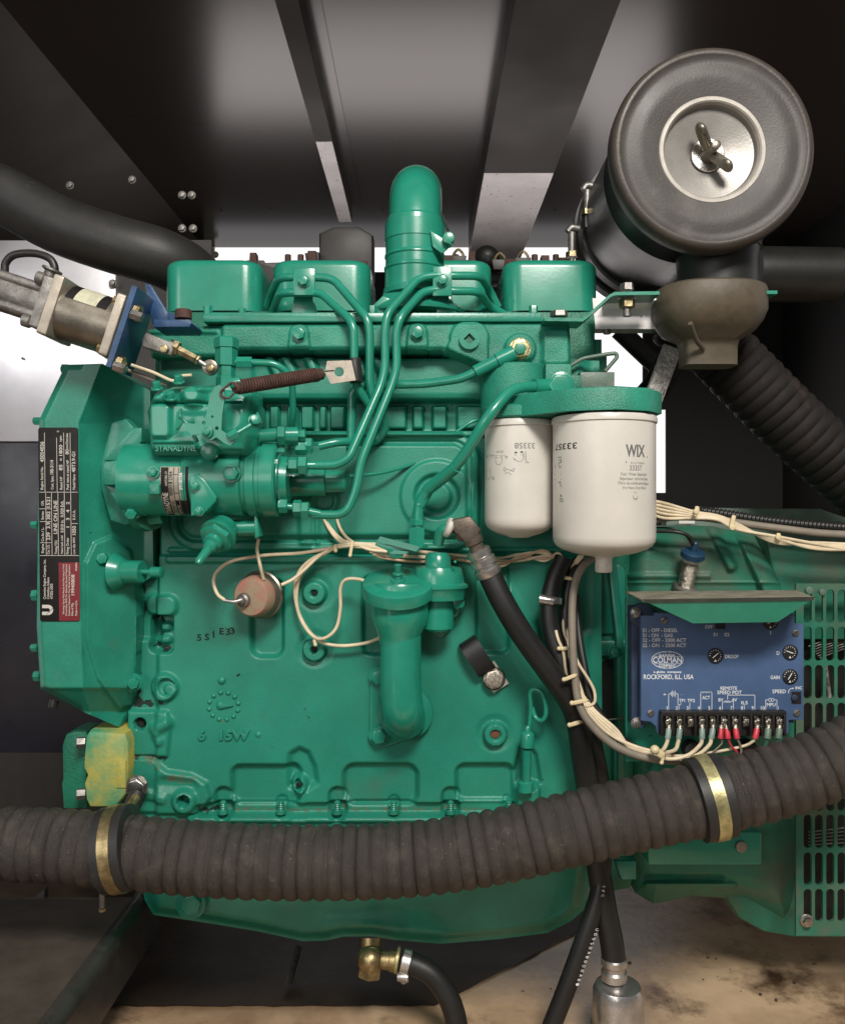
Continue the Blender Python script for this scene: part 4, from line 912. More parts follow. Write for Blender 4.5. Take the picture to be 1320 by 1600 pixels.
gl((1044, 1109), (1044, 1084), (1047.5, 1084)); gl((1048, 1081), (1048, 1087)); gl((1050, 1079), (1050, 1089)); gl((1052, 1081), (1052, 1087)); gl((1054, 1079), (1054, 1089)); gl((1055, 1084), (1058.5, 1084), (1058.5, 1101), (1060, 1101), (1060, 1109)); gl((1063, 1098), (1063, 1101), (1060, 1101)); gl((1077, 1098), (1077, 1109))
gl((1094, 1109), (1094, 1082)); gl((1111.5, 1109), (1111.5, 1082)); 
for c_ in (1096.5, 1101, 1105.5, 1109.5): oval(c_, 1083, 2.2, 2, .7, 8, 0, 180)
gl((1128, 1109), (1128, 1097), (1131, 1097), (1132, 1094.5), (1133.5, 1098), (1135, 1094.5), (1136.5, 1098), (1138, 1094.5), (1139.5, 1098), (1141, 1096), (1145, 1096), (1145, 1109)); gl((1136, 1093), (1136, 1086), (1178.5, 1086), (1178.5, 1109)); gl((1162, 1102), (1162, 1109))
gl((1195.5, 1109), (1195.5, 1093.5), (1199.5, 1093.5)); gl((1208.5, 1093.5), (1213, 1093.5), (1213, 1109)); oval(1202.3, 1093.5, 2.4, 2.4, .7, 12); oval(1206, 1093.5, 2.4, 2.4, .7, 12)
m.build('printed_legend', gb)
for x, y, an in ((1117, 1024.5, 40), (1233.5, 1019, 160), (1233.5, 1057, 60), (1203, 972, 30)):
    m = MB('black_plastic'); m.cyl(x, y, gz - .2, 12, 2, bev=.6, n=28); m.m('white_print')
    for i in range(11):
        a = math.radians(-60 + i * 24 + 0); m.lines([((7 * math.cos(a), 7 * math.sin(a)), (8.8 * math.cos(a), 8.8 * math.sin(a)))], F(x, y, gz - 2.3), .7)
    a = math.radians(an); m.lines([((-5 * math.cos(a), -5 * math.sin(a)), (5.5 * math.cos(a), 5.5 * math.sin(a)))], F(x, y, gz - 2.4), 1.2)
    m.prism([(-1.8, -8.6), (1.8, -8.6), (0, -5.4)], F(x, y, gz - 2.2), .2); m.build('dial', gb)
m = MB('black_plastic'); m.pp([(1117, 973), (1133, 973), (1133, 983), (1117, 983)], gz - .6, 1, 0); m.build('slide_switch', gb)
m = MB('black_plastic'); m.pp([(1236, 1081), (1251, 1081), (1251, 1100), (1236, 1100)], gz - .5, 1, 0); m.m('gov_side').cyl(1240, 1090, gz - .6, 5, 3, n=20); m.build('speed_screw', gb)
for x, y in ((1037, 969), (1242, 989), (1016, 1114), (1244, 1114)):
    m = MB('steel_dull'); m.cyl(x, y, gz - .1, 5.5, 2, bev=.6, n=20); m.m('hole').lines([((-4, -2.5), (4, 2.5))], F(x, y, gz - 2.2), 1, .1); m.build('screw', gb)
for x, y in ((992, 957), (993, 1129)):
    m = MB('gov_side'); m.cyl(x + (8 if y < 1000 else 2), y + (4 if y < 1000 else -2), -84, 19 if y < 1000 else 9, 10, n=30); m.m('steel').bolt(x, y, -96 if y < 1000 else -92, 7, 4, wash=1.2, rot=10); m.build('standoff', GV)
# terminal strip
m = MB('black_plastic'); m.pp([(1033, 1113), (1228, 1113), (1228, 1150), (1033, 1150)], gz - .6, 8, .5); m.pp([(1033, 1112), (1228, 1112), (1228, 1119), (1033, 1119)], gz - 14, 14, 1)
for i in range(12):
    x = 1034 + i * 17.45; m.pp([(x - 1.6, 1116), (x + 1.6, 1116), (x + 1.6, 1150), (x - 1.6, 1150)], gz - 15, 15, .6)
ts = m.build('terminal_strip', GV)
for i in range(11):
    x = 1044.5 + i * 17.25; m = MB('chrome_dirty'); m.pp([(x - 5, 1119), (x + 5, 1119), (x + 5, 1136), (x - 5, 1136)], gz - 4, 3, .5); m.cyl(x, 1128, gz - 4, 6.2, 4, bev=1.2, n=18)
    m.m('hole'); a = random.uniform(0, 90); m.lines([((-4 * math.cos(a), -4 * math.sin(a)), (4 * math.cos(a), 4 * math.sin(a))), ((4 * math.sin(a), -4 * math.cos(a)), (-4 * math.sin(a), 4 * math.cos(a)))], F(x, 1128, gz - 8.1), 1, .1)
    m.build('terminal_screw', ts)
T_ = lambda i: 1044.5 + i * 17.25
for i, mt in ((0, 'crimp_clear'), (1, 'crimp_clear'), (3, 'crimp_clear'), (4, 'crimp_clear'), (5, 'red_plastic'), (6, 'red_plastic'), (8, 'red_plastic'), (9, 'green_grey'), (10, 'green_grey')):
    for off in ((-5, 4) if i == 5 else (0,)):
        x = T_(i) + off; sk = {0: -2, 1: -2, 3: 0, 4: -3, 5: 2 if off > 0 else -1, 6: 3, 8: -4, 9: -2, 10: -2}[i]
        m = MB('chrome_dirty'); m.path([(x, 1134, gz - 6), (x + sk * .3, 1142, gz - 10)], 4, 10); m.m(mt); m.path([(x + sk * .2, 1139, gz - 10), (x + sk * .6, 1148, gz - 13), (x + sk, 1154, gz - 14)], 4.6 if i < 9 else 5.4, 12, rf=None); m.build('crimp_terminal', ts)
# rubber mounts under the strip
for x in (1077, 1164): MB('rubber_soft').cyl(x, 1168, -62, 14, 20, n=24, bev=4).build('rubber_foot', GV)

# magnetic pickup --------------------------------------------------------------
m = MB('steel_dull'); ax = Vector((.10, -.42, 1)).normalized(); o_ = P(1068, 925, 15)
MP = thing('pickup_sensor', o_, 'threaded metal pickup sensor with blue cap screwed into the green housing', 'sensor')
m = MB('rust'); m.m('steel_dull').lathe([(0, 20), (10, 20), (12, 17)], o_, ax, 6, .2); m.build('lock_nut', MP)
m = MB('chrome_dirty'); m.lathe([(10, 11.5)] + [(11 + i * 1.0, 12.2 if i % 2 else 10.8) for i in range(44)] + [(56, 11)], o_, ax, 28); m.build('threaded_body', MP, angle=20)
m = MB('plate_line').lathe([(54, 13), (58, 14), (60, 13)], o_, ax, 28); m.m('cap_blue').lathe([(60, 16), (62, 18.5), (70, 18.5), (72, 16), (72.5, 6)], o_, ax, 32); m.lathe([(72, 6), (86, 5), (88, 3)], o_, ax, 16)
m.build('blue_cap', MP)
MB('wire_black').path([(1083, 850, -20), (1076, 838, -22), (1055, 831, -20), (1015, 830, -5)], 2.8, 10).build('lead', MP)
MB('wire_black').path([(1081, 852, -18), (1070, 836, -16), (1050, 826, -14), (1015, 824, 0)], 1.6, 10).build('lead', MP)
# =====================================================================================
# FILTERS
# =====================================================================================
def filt(name, cx, top, bot, r, d_, label, nipple):
    kk = K(d_); o_ = P(cx, bot, d_); hgt = (bot - top) * kk; R_ = r * kk
    T = thing(name, o_, label, 'filter', 'white spin-on filters under the green filter head')
    m = MB('filter_white'); c_ = R_ * .30
    prof = [(-c_ * .1, 16)] + [(c_ * (1 - math.cos(a)) * 1.0 - c_ * .1 + 1, 16 + (R_ - 16) * math.sin(a) ** .75) for a in [math.pi / 2 * i / 10 for i in range(1, 11)]]
    prof = [(-2, 14), (0, R_ * .35), (4, R_ * .62), (9, R_ * .82), (14, R_ * .93), (20, R_ * .985), (27, R_)]
    prof += [(hgt - 12, R_), (hgt - 10, R_ - .2), (hgt - 9, R_ + 2), (hgt - 3, R_ + 2), (hgt, R_ + .5), (hgt + .5, R_ * .86)]
    m.lathe(prof, o_, ZV, 72); b = m.build('canister', T, angle=30)
    m = MB('rubber'); m.lathe([(hgt, R_ * .85), (hgt + 8, R_ * .85)], o_, ZV, 48); m.build('gasket', T)
    return T, b, o_, R_, kk
f1, b1, o1, R1, k1 = filt('fuel_filter', 811, 659, 838, 54, -52, 'smaller cream filter canister printed with small diagrams, left one under the head', False)
f2, b2, o2, R2, k2 = filt('fuel_filter', 943, 653, 868, 79, -112, 'larger white filter canister with a grey brand mark and drain knob', True)
m = MB('filter_white'); m.lathe([(0, 12), (8, 12), (9, 14), (14, 14.5), (16, 17)][::1], o2 - ZV * .012, ZV, 28); m.lathe([(0, 11), (2, 12.5), (12, 12.5), (14, 10)], o2 - ZV * .024, ZV, 8); m.build('drain_knob', f2)
def wrapt(m, o_, R_, d_, kk, s, cx_px, px, py, ww, hh, flip=False, align='C', bold=.005):
    k0 = K(d_); T0, Z0 = solve(o_, R_, px, py)
    ca = math.cos(T0 - math.atan2(o_.x, 1.35 + o_.y)); ww /= max(.5, ca)
    def wp(v):
        x, y = (v.x * k0, v.y * k0) if not flip else (-v.x * k0, -v.y * k0)
        th = T0 + x / R_; rr_ = (R_ + .25) / 1000; return Vector((o_.x + rr_ * math.sin(th), o_.y - rr_ * math.cos(th), Z0 + y / 1000))
    m.text(s, None, w=ww, h=hh, warp=wp, align=align, bold=bold)
def solve(o_, R_, px, py):
    best = None
    for i in range(-100, 101):
        th = math.radians(i * .9); X_ = o_.x + R_ / 1000 * math.sin(th); D_ = 1.35 + o_.y - R_ / 1000 * math.cos(th)
        if (X_ - o_.x) * X_ - R_ / 1000 * math.cos(th) * D_ > 0: continue
        e = abs(660 + 1350 * X_ / D_ - px)
        if best is None or e < best[0]: best = (e, th, D_)
    return best[1], CZ + (800 - py) * best[2] / 1350
def wrapl(m, o_, R_, d_, cx_px, segs, wd=.7):
    def pt(px, py):
        th, z = solve(o_, R_, px, py); rr_ = (R_ + .25) / 1000
        return Vector((o_.x + rr_ * math.sin(th), o_.y - rr_ * math.cos(th), z))
    for pl_ in segs:
        for i in range(len(pl_) - 1):
            a, b = pt(*pl_[i]), pt(*pl_[i + 1]); t = (b - a).normalized(); n_ = Vector((a.x - o_.x, a.y - o_.y, 0)).normalized(); s_ = n_.cross(t) * wd / 2000
            m.add([a - s_, b - s_, b + s_, a + s_], [(0, 1, 2, 3)])
a1 = (o1, R1, -52, k1); c1 = 811; c2 = 943
m = MB('ink_grey')
wrapt(m, *a1, '33358', c1, 820, 692, 31, 8.5, True, bold=.015); wrapt(m, *a1, 'STOP', c1, 780, 704, 9, 3, True); wrapt(m, *a1, 'OIL TIP', c1, 765, 711, 12, 2.4, True); wrapt(m, *a1, '- - - -', c1, 769, 716, 12, 1.2, True)
wrapl(m, o1, R1, -52, c1, [[(774, 712), (774, 722), (777, 726), (781, 726), (784, 722), (784, 712), (774, 712)], [(774, 715), (784, 715)], [(764, 710), (773, 711)], [(786, 711), (793, 715), (789, 716), (793, 715), (791, 712)],
  [(803, 709), (817, 708), (817, 717), (814, 721), (808, 721), (804, 717)], [(804, 711), (817, 711)], [(801, 715), (806, 719), (802, 718)], [(819, 705), (820, 720)], [(822, 705), (822, 720), (826, 723), (820, 723)], [(817, 713), (820, 713)],
  [(760, 733), (760, 746), (763, 749), (766, 746), (766, 733), (760, 733)], [(760, 736), (766, 736)], [(768, 745), (772, 746), (769, 749), (773, 749)],
  [(786, 733), (788, 730), (791, 733), (788, 737), (786, 733)], [(791, 733), (799, 735), (804, 731), (802, 737), (797, 735)], [(788, 740), (794, 738), (799, 742)]])
m.m('ink_black').hole(0, 0, 5000, .01); wrapl(m, o1, R1, -52, c1, [[(804, 707), (816, 706)]], 2.2); m.build('printing', b1)
m = MB('ink_grey'); a2 = (o2, R2, -112, k2)
m.m('ink_wix'); wrapt(m, *a2, 'WIX', c2, 993, 713, 34, 17, bold=.03); wrapl(m, o2, R2, -112, c2, [[(977, 722), (1011, 714)]], 2.4); wrapt(m, *a2, 'F I L T E R S', c2, 996, 725, 24, 2.8, bold=.01); m.m('ink_grey')
wrapt(m, *a2, '33357', c2, 993, 735, 22, 7.5, bold=.01)
for s, y, ww, h_ in (('Fuel / Water Separator', 743, 46, 4.6), ('S\u00e9parateur carburant/eau', 750, 50, 4.6), ('Filtro de combust\u00edvel/\u00e1gua', 757, 54, 4.6), ('(For Heavy Duty Filter)', 764, 42, 4), ('11', 771, 4, 3), ('\u20a9', 779, 6, 4)):
    if s != '\u20a9': wrapt(m, *a2, s, c2, 992, y, ww, h_)
wrapl(m, o2, R2, -112, c2, [[(989, 774), (989, 779), (995, 779), (995, 775)], [(991, 781), (994, 780)]], .8)
m.m('ink_black'); wrapt(m, *a2, '33357', c2, 881, 693, 26, 9, True, bold=.012)
wrapl(m, o2, R2, -112, c2, [[(871, 715), (876, 714), (877, 722), (872, 724), (874, 731), (877, 728)], [(872, 718), (876, 720)], [(866, 727), (868, 731)], [(866, 741), (877, 741)], [(866, 749), (877, 749)], [(874, 752), (877, 761)], [(873, 754), (876, 753)], [(875, 773), (878, 775), (876, 777), (875, 773)], [(875, 779), (879, 780), (879, 784), (875, 783), (875, 779)], [(866, 759), (876, 759)]], .8)
m.build('printing', b2)

# =====================================================================================
# AIR CLEANER
# =====================================================================================
dA = -100; kA = K(dA); oA = P(1116, 229, dA)
AC = thing('air_cleaner', oA, 'large round black air cleaner canister with wing nut at upper right', 'air cleaner')
R0 = 160 * kA
m = MB('can_black'); m.lathe([(-430, 60), (-426, 120), (-415, 131), (-130, 132), (-126, 134), (-122, 132), (-40, 132), (-36, 140)], oA, NV, 72)
for t in (-395, -330): m.lathe([(t - 14, 133), (t - 13, 137), (t + 13, 137), (t + 14, 133)], oA, NV, 72)
m.build('canister_body', AC, angle=35)
m = MB('lid_rim'); m.lathe([(-38, R0 - 4), (-34, R0), (-14, R0 + .5), (-6, R0 - 2), (-2, R0 - 8), (-3, R0 - 12)], oA, NV, 96, caps=False)
m.m('lid').lathe([(-3, R0 - 12), (-6, R0 - 17), (-7, R0 - 26), (-4, R0 - 34), (-6, R0 - 48), (-10, 78)][::-1], oA, NV, 96, caps=False)
m.build('lid', AC, angle=50)
m = MB('dish_rim')
m.lathe([(-16, 68), (-11, 70), (-9, 72), (-9, 76), (-8.9, 77)], oA, NV, 80, caps=False); m.lathe([(-12, 79.5), (-8.9, 77)], oA, NV, 80, caps=False)
m.m('dish').lathe([(-34, 21)] + [(-34 + (r_ - 21) * .22 + (.16 if i % 2 else 0), r_) for i, r_ in enumerate(np.arange(22, 67, 2.2))] + [(-16, 68)], oA, NV, 80, caps=False)
m.build('centre_dish', AC, angle=15)
m = MB('galv'); m.lathe([(-36, 8), (-30, 25), (-29, 24), (-28.8, 10)], oA, NV, 32); m.build('washer', AC)
m = MB('steel_dull'); m.m('bronze_grey'); m.lathe([(-34, 13), (-22, 11), (-14, 8), (-12, 6.5), (8, 6.5), (9, 5)], oA, NV, 20)
for sg in (1, -1):
    a = math.radians(126); c_ = oA + Vector((math.cos(a) * sg, 0, math.sin(a) * sg)) * .016 + NV * -.014
    m.path([c_ - Vector((math.cos(a) * sg, 0, math.sin(a) * sg)) * .008 + NV * -.004, c_ + Vector((math.cos(a) * sg, 0, math.sin(a) * sg)) * .008 + NV * .006, c_ + Vector((math.cos(a) * sg, 0, math.sin(a) * sg)) * .018 + NV * .012], 8, 16, px=False); m.sphere(c_ + Vector((math.cos(a) * sg, 0, math.sin(a) * sg)) * .016 + NV * .011, 11, 16, ax=Vector((-math.sin(a), 0, math.cos(a))), sy=.6)
m.build('wing_nut', AC)
m = MB('can_black'); o_ = P(1120, 462, 5)
m.lathe([(0, 61), (50, 62), (70, 64), (95, 70)], o_, ZV, 56); m.m('lid_rim').lathe([(66, 60), (69, 66), (72, 66), (75, 60)], o_, ZV, 56); m.build('dust_outlet', AC)
m = MB('olive'); o_ = P(1105, 573, 5); kk = K(5)
vs = []; NR = 48; prof = [(0, 41, 26), (30, 41, 28), (34, 42, 30), (38, 44, 34), (52, 66, 58), (68, 80, 74), (82, 85, 82), (110, 85, 82), (116, 83, 80), (120, 76, 73), (121, 62, 62)]
def sup(a, p): c_, s_ = math.cos(a), math.sin(a); return math.copysign(abs(c_) ** p, c_), math.copysign(abs(s_) ** p, s_)
for z, rx, ry_ in prof:
    p_ = .35 if z < 36 else (.55 if z < 60 else .8)
    for i in range(NR): c_, s_ = sup(2 * math.pi * i / NR, p_); vs.append(o_ + Vector((rx * c_ * kk, ry_ * s_, z * kk)) / 1000)
m.add(vs, [tuple(range(NR - 1, -1, -1))] + [(q * NR + i, q * NR + (i + 1) % NR, (q + 1) * NR + (i + 1) % NR, (q + 1) * NR + i) for q in range(len(prof) - 1) for i in range(NR)] + [tuple((len(prof) - 1) * NR + i for i in range(NR))])
m.path([(1078, 505, -70), (1087, 530, -48), (1098, 545, -26)], 4, 10)
m.build('rubber_boot', AC, label='olive rubber dust boot under the air cleaner', angle=35)
for x, y in ((917, 312), (893, 378)):
    m = MB('steel_dull'); m.path([(x - 6, y - 15, 190), (x, y - 22, 190), (x + 12, y - 20, 190)], 6, 10); m.cyl(x, y + 22, 190, 6, 42, ZV); m.m('bolt_gold').lathe([(0, 11), (9, 11)], P(x, y + 24, 190), ZV, 6); m.m('steel_dull').lathe([(-20, 5), (0, 5)], P(x, y + 26, 190), ZV, 12)
    m.build('band_clip', AC)
MB('can_black').path([(1176, 428, 330), (1306, 430, 330)], 42, 40).build('inlet_pipe', AC)
# green carrier strap
S_ = thing('carrier_strap', P(980, 470, -40), 'bent green steel strap bolted between the manifold and the air cleaner boot', 'bracket')
def strap(mb, pts, th, d_, wdt):
    top = [P(x, y, d_) for x, y in pts]; vs = []
    for v in top: vs += [v, v + Vector((0, wdt / 1000, 0)), v - ZV * th / 1000, v + Vector((0, wdt / 1000, -th / 1000))]
    fs = []
    for i in range(len(top) - 1):
        a = 4 * i; b = a + 4; fs += [(a, b, b + 1, a + 1), (a + 2, a + 3, b + 3, b + 2), (a, a + 2, b + 2, b), (a + 1, b + 1, b + 3, a + 3)]
    fs += [(0, 1, 3, 2), (len(vs) - 4, len(vs) - 2, len(vs) - 1, len(vs) - 3)]; mb.add(vs, fs)
m = MB('green'); strap(m, [(850, 496), (910, 497), (916, 493), (952, 460), (960, 456), (1030, 455)], 5, -66, 50); strap(m, [(1186, 454), (1214, 454)], 5, -50, 40); m.build('strap', S_)
m = MB('steel_dull'); m.lathe([(0, 14), (8, 13), (9, 11)], P(873, 495, -40), ZV, 6); m.build('bolt', S_)
m = MB('steel_dull'); m.lathe([(0, 11), (10, 10), (11, 8)], P(979, 454, -46), ZV, 6); m.m('galv').lathe([(-9, 14), (-7, 14)], P(979, 457, -46), ZV, 24); m.m('bolt_gold').lathe([(-22, 12), (-10, 12)], P(979, 458, -46), ZV, 6); m.m('steel_dull').lathe([(-34, 6), (-22, 6)], P(979, 459, -46), ZV, 14); m.build('bolt', S_)
m = MB('steel_dull'); m.lathe([(0, 6), (34, 6)], P(948, 522, 60), ZV, 12); m.lathe([(12, 12), (24, 12)], P(948, 522, 60), ZV, 6); m.build('bolt', S_)
m = MB('bare_sheet_sheen'); vs = [P(946, 466, -10), P(1045, 466, -10), P(1045, 518, 120), P(922, 518, 120)]; m.add(vs + [v - ZV * .003 for v in vs], [(0, 3, 2, 1), (4, 5, 6, 7), (0, 1, 5, 4), (2, 3, 7, 6)])
vs = [P(925, 466, 20), P(1030, 466, 20), P(1028, 514, 24), P(930, 514, 24)]; m.add(vs, [(0, 3, 2, 1)]); o = m.build('support_shelf'); o['label'] = 'shiny bare metal shelf under the green strap'; o['category'] = 'bracket'
m = MB('wall_dark'); m.path([(966, 515, 330), (1040, 585, 330)], 15, 10); m.m('steel_dull').pp([(1012, 590), (1026, 560), (1034, 566), (1022, 594)], 300, 8, 1); o = m.build('dark_strut'); o['label'] = 'dark diagonal strut crossing the bright opening'; o['category'] = 'strut'
m = MB('silver_rough'); M_ = frame((P(1048, 545, 80) + P(1012, 642, 80)) / 2, NV, (P(1048, 545, 80) - P(1012, 642, 80)).normalized()); m.box(M_, 30, 112, 12, 2)
o = m.build('lagged_strut'); o['label'] = 'rough silver wrapped strut slanting beside the white filter'; o['category'] = 'strut'
m = MB('hose_dark'); m.path([(1050, 560, 260), (1020, 610, 260), (985, 640, 260), (940, 660, 260)], 22, 24); o = m.build('rubber_hose'); o['label'] = 'dark brown hose curving behind the silver strut'; o['category'] = 'hose'
MB('green_grey').path([(890, 572, -10), (910, 560, -10), (950, 553, -10), (962, 552, -10), (964, 558, -10), (945, 580, -10)], 3.2, 10, mode='bend', bend=6).build('sensing_tube', E)

# =====================================================================================
# ACTUATOR
# =====================================================================================
a_ = math.radians(-18.2); AX = Vector((math.cos(a_), 0, math.sin(a_))); dC = -135; kc = K(dC)
OA = P(0, 454, dC); UP = Vector((-math.sin(a_), 0, math.cos(a_)))
AT = thing('actuator', OA, 'cylindrical silver electric actuator mounted on a blue bracket at upper left', 'actuator')
def am(u_): return OA + AX * (u_ * kc / 1000)
def sq(h, r_, n_=4): return [(x * kc, y * kc) for x, y in rr(-h, -h, h, h, r_, n_)]
m = MB('steel_dull'); m.lathe([(-130 * kc, 30 * kc), (80 * kc, 30 * kc)], OA, AX, 48)
for a in (45, 135, 225, 315):
    v = (UP * math.sin(math.radians(a)) + NV * math.cos(math.radians(a))) * .030 * kc; m.path([am(-130) + v, am(82) + v], 7.5, 16, px=False)
m.build('motor_body', AT)
m = MB('steel_dull'); m.prism(sq(41, 4), frame(am(80), AX, UP), 14 * kc, 2); m.build('end_plate', AT)
for vv in ((-34, 1), (34, 1)): MB('steel_dull').lathe([(-12, 9), (-2, 9), (0, 7)], am(80) + UP * vv[0] * kc / 1000 + NV * .03, AX, 16).build('end_bolt', AT)
m = MB('bolt_gold'); m.m('aluminium').prism(sq(47, 4), frame(am(97), AX, UP), 15 * kc, 2); m.build('square_flange', AT)
m = MB('bronze_grey'); m.lathe([(112 * kc, 44 * kc), (196 * kc, 44 * kc)], OA, AX, 56)
def lab(u0, u1, a0, a1, mt, off):
    m.m(mt); vs = []
    for i in range(11):
        a = math.radians(a0 + (a1 - a0) * i / 10); v = (UP * math.sin(a) + NV * math.cos(a)) * (44 * kc + off) / 1000; vs += [am(u0) + v, am(u1) + v]
    m.add(vs, [(2 * i, 2 * i + 1, 2 * i + 3, 2 * i + 2) for i in range(10)])
lab(118, 184, 25, 88, 'plate_black', .5); lab(132, 168, 24, 90, 'label_cream', .8); m.build('gear_case', AT)
m = MB('ink_grey'); 
m = MB('bolt_gold')
for u_, v_ in ((184, 38), (184, -38)): m.lathe([(0, 8), (12 * kc, 8)], am(u_) + UP * v_ * kc / 1000 + NV * .02, AX, 6)
m.build('case_nut', AT)
m = MB('aluminium'); m.prism(sq(49, 4), frame(am(197), AX, UP), 13 * kc, 2); m.build('face_plate', AT)
m = MB('blue'); m.prism([(-46 * kc, -62 * kc), (46 * kc, -62 * kc), (46 * kc, 66 * kc), (-46 * kc, 66 * kc)], frame(am(212), AX, UP), 9 * kc, 1.2)
m.pp([(240, 499), (296, 499), (300, 505), (296, 511), (240, 511)], dC - 0, 60, 1.5); 
vs = [(226, 442), (236, 445), (262, 488), (280, 497), (238, 506)]; m.pp(vs, dC + 30, 6, 1); m.pp([(262, 486), (285, 497), (300, 502), (262, 502)], dC + 28, 6, 1); br = m.build('blue_bracket', AT, label='bright blue painted steel bracket')
for v_ in (30, -52):
    for n_ in (0, ): 
        m = MB('bolt_gold'); m.lathe([(0, 12), (8, 12), (9, 9)], am(222) + UP * v_ * kc / 1000 + NV * .026, AX, 6, .3); m.m('steel').lathe([(0, 7), (16, 7), (17, 5)], am(224) + UP * (v_ - 6) * kc / 1000 + NV * .04, AX, 6); m.build('bracket_bolt', AT)
m = MB('rust'); m.cyl(287, 498, dC + 20, 13, 13, ZV, 28, 2); m.build('bushing', AT)
m = MB('steel_dull'); m.pp([(222, 531), (228, 519), (272, 537), (268, 555), (222, 541)], dC - 6, 22, 1.5); m.m('bolt_gold'); m.cyl(258, 546, dC - 6, 7, 6, n=6); m.bolt(272, 543, dC + 4, 12, 8, AX, None); m.m('steel').path([(266, 540, dC + 4), (276, 544, dC + 4)], 10, 16)
m.build('clevis', AT)
m = MB('bolt_gold'); m.path([(276, 545, dC + 4), (306, 561, dC + 4)], 7, 6); m.bolt(308, 562, dC + 4, 8, 4, Vector((.87, 0, -.5)), None); m.m('steel').path([(308, 562, dC + 4), (322, 571, dC + 4)], 4, 10)
m.m('bronze_grey').cyl(330, 575, dC + 10, 12, 8, n=28, bev=.8); m.m('fitting').cyl(330, 576, dC + 2, 8, 1.5, n=24, bev=.3); m.m('bolt_gold').cyl(330, 576, dC, 6.5, 4, n=6); m.m('brass').cyl(330, 576, dC - 5, 4.5, 3, n=14); m.build('ball_link', AT)
m = MB('wire_black'); m.path([(8, 425, dC), (10, 410, dC), (24, 398, dC), (55, 396, dC), (78, 404, dC), (86, 418, dC), (84, 428, dC)], 6, 16); m.build('cable', AT)
m = MB('steel_dull'); m.lathe([(0, 9), (12, 9), (14, 14), (17, 14)], P(76, 438, dC), Vector((.35, 0, .9)), 20); m.build('cable_gland', AT)
MB('wire_grey').path([(140, 540, dC + 10), (170, 560, dC + 15), (200, 578, dC + 20), (240, 594, dC + 30), (262, 602, dC + 30)], 2.6, 8).build('lead', AT); MB('wire_cream').path([(205, 570, dC + 10), (240, 582, dC + 20), (270, 595, dC + 20), (280, 588, dC + 20), (300, 586, dC + 20)], 2.6, 8).build('lead', AT)
# return spring and its bracket
SP = thing('coil_spring', P(430, 595, -150), 'rusty brown coil spring hooked between the lever and a silver clip', 'spring')
m = MB('rust'); a = P(366, 606, -200); b = P(503, 584, -120); L_s = (b - a).length; t_ = (b - a).normalized(); s1 = t_.cross(ZV).normalized(); s2 = s1.cross(t_)
turns = 34; pts = [a + t_ * L_s * i / (turns * 10) + (s1 * math.cos(2 * math.pi * i / 10) + s2 * math.sin(2 * math.pi * i / 10)) * .0088 * (1 if 10 < i < turns * 10 - 20 else .8) for i in range(turns * 10 + 1)]
m.path(pts, 1.75, 6, sub=1, px=False); m.lathe([(0, 8), (L_s * 1000, 8)], a, t_, 16); m.build('coil', SP)
m = MB('rust'); m.path([(368, 600, -198), (362, 598, -204), (354, 604, -206), (345, 612, -208), (348, 620, -208), (358, 622, -206), (366, 614, -202)], 1.8, 8); m.m('green_smooth').cyl(361, 600, -196, 9, 14, Vector((1, 0, .15)), 20); m.build('hook', SP)
CL = thing('pipe_clip', P(540, 580, -80), 'silver P-clip with a hole and rubber sleeve on an injector pipe', 'clip')
m = MB('galv'); k_ = K(-82); m.m('aluminium').pp([(511, 564), (549, 563), (556, 594), (517, 600), (508, 582)], -82, 3, .8, [circ(530, 581, 7.5, 20)]); m.m('hole').pp([(508, 579), (522, 578), (522, 580), (508, 581)], -82.4, .3, 0); m.build('clip_plate', CL)
m = MB('rubber_soft'); m.path([(554, 560, -58), (557, 598, -58)], 10, 18); m.pp([(549, 562), (556, 562), (561, 594), (555, 596)], -80, 22, 1); m.build('rubber_sleeve', CL)

# =====================================================================================
# HOSES
# =====================================================================================
def corr(pitch, dep):
    def f(L):
        t = (L / pitch) % 1; return 1 + dep * (abs(math.sin(math.pi * t)) ** .5 - .78)
    return f
H = thing('corrugated_hose', P(660, 1345, -170), 'thick ribbed brown black hose sweeping across the front of the engine', 'hose')
dh = -170
m = MB('hose'); m.path([(-90, 1316, dh), (0, 1318, dh), (100, 1322, dh), (200, 1331, dh), (300, 1340, dh), (400, 1346, dh), (500, 1347, dh), (600, 1345, dh), (700, 1335, dh), (800, 1317, dh), (900, 1293, dh), (1000, 1270, dh), (1100, 1248, dh), (1200, 1224, dh - 5), (1300, 1190, dh - 12), (1400, 1140, dh - 20)], 55, 56, 10, rf=corr(.0196, .115))
m.build('ribbed_tube', H, angle=75)
def band(x, y, tgt, r_, wd, mt, lab_):
    o_ = P(x, y, dh); t = Vector(tgt).normalized(); kk = K(dh)
    m = MB('rubber_soft'); m.lathe([(-wd * 1.25, r_ - 2), (-wd * 1.2, r_), (wd * 1.2, r_), (wd * 1.25, r_ - 2)], o_, t, 64)
    m.m(mt).lathe([(-wd * .5, r_ + .2), (-wd * .48, r_ + 1.6), (wd * .48, r_ + 1.6), (wd * .5, r_ + .2)], o_, t, 64); return m.build('hose_band', H, label=lab_)
band(186, 1326, (1, 0, .16), 56.5, 16, 'brass', 'gold hose band by the front support')
band(1108, 1246, (1, 0, .20), 56, 17, 'zinc_yellow', 'gold hose band below the governor box')
for ddx, ddy in ((0, 0),):
    m = MB('steel_dull'); m.lathe([(0, 4), (26, 4)], P(160, 1418, -150), ZV, 10); m.m('bolt_gold').lathe([(-4, 5), (0, 5)], P(160, 1419, -150), ZV, 6); m.build('band_bolt', H)
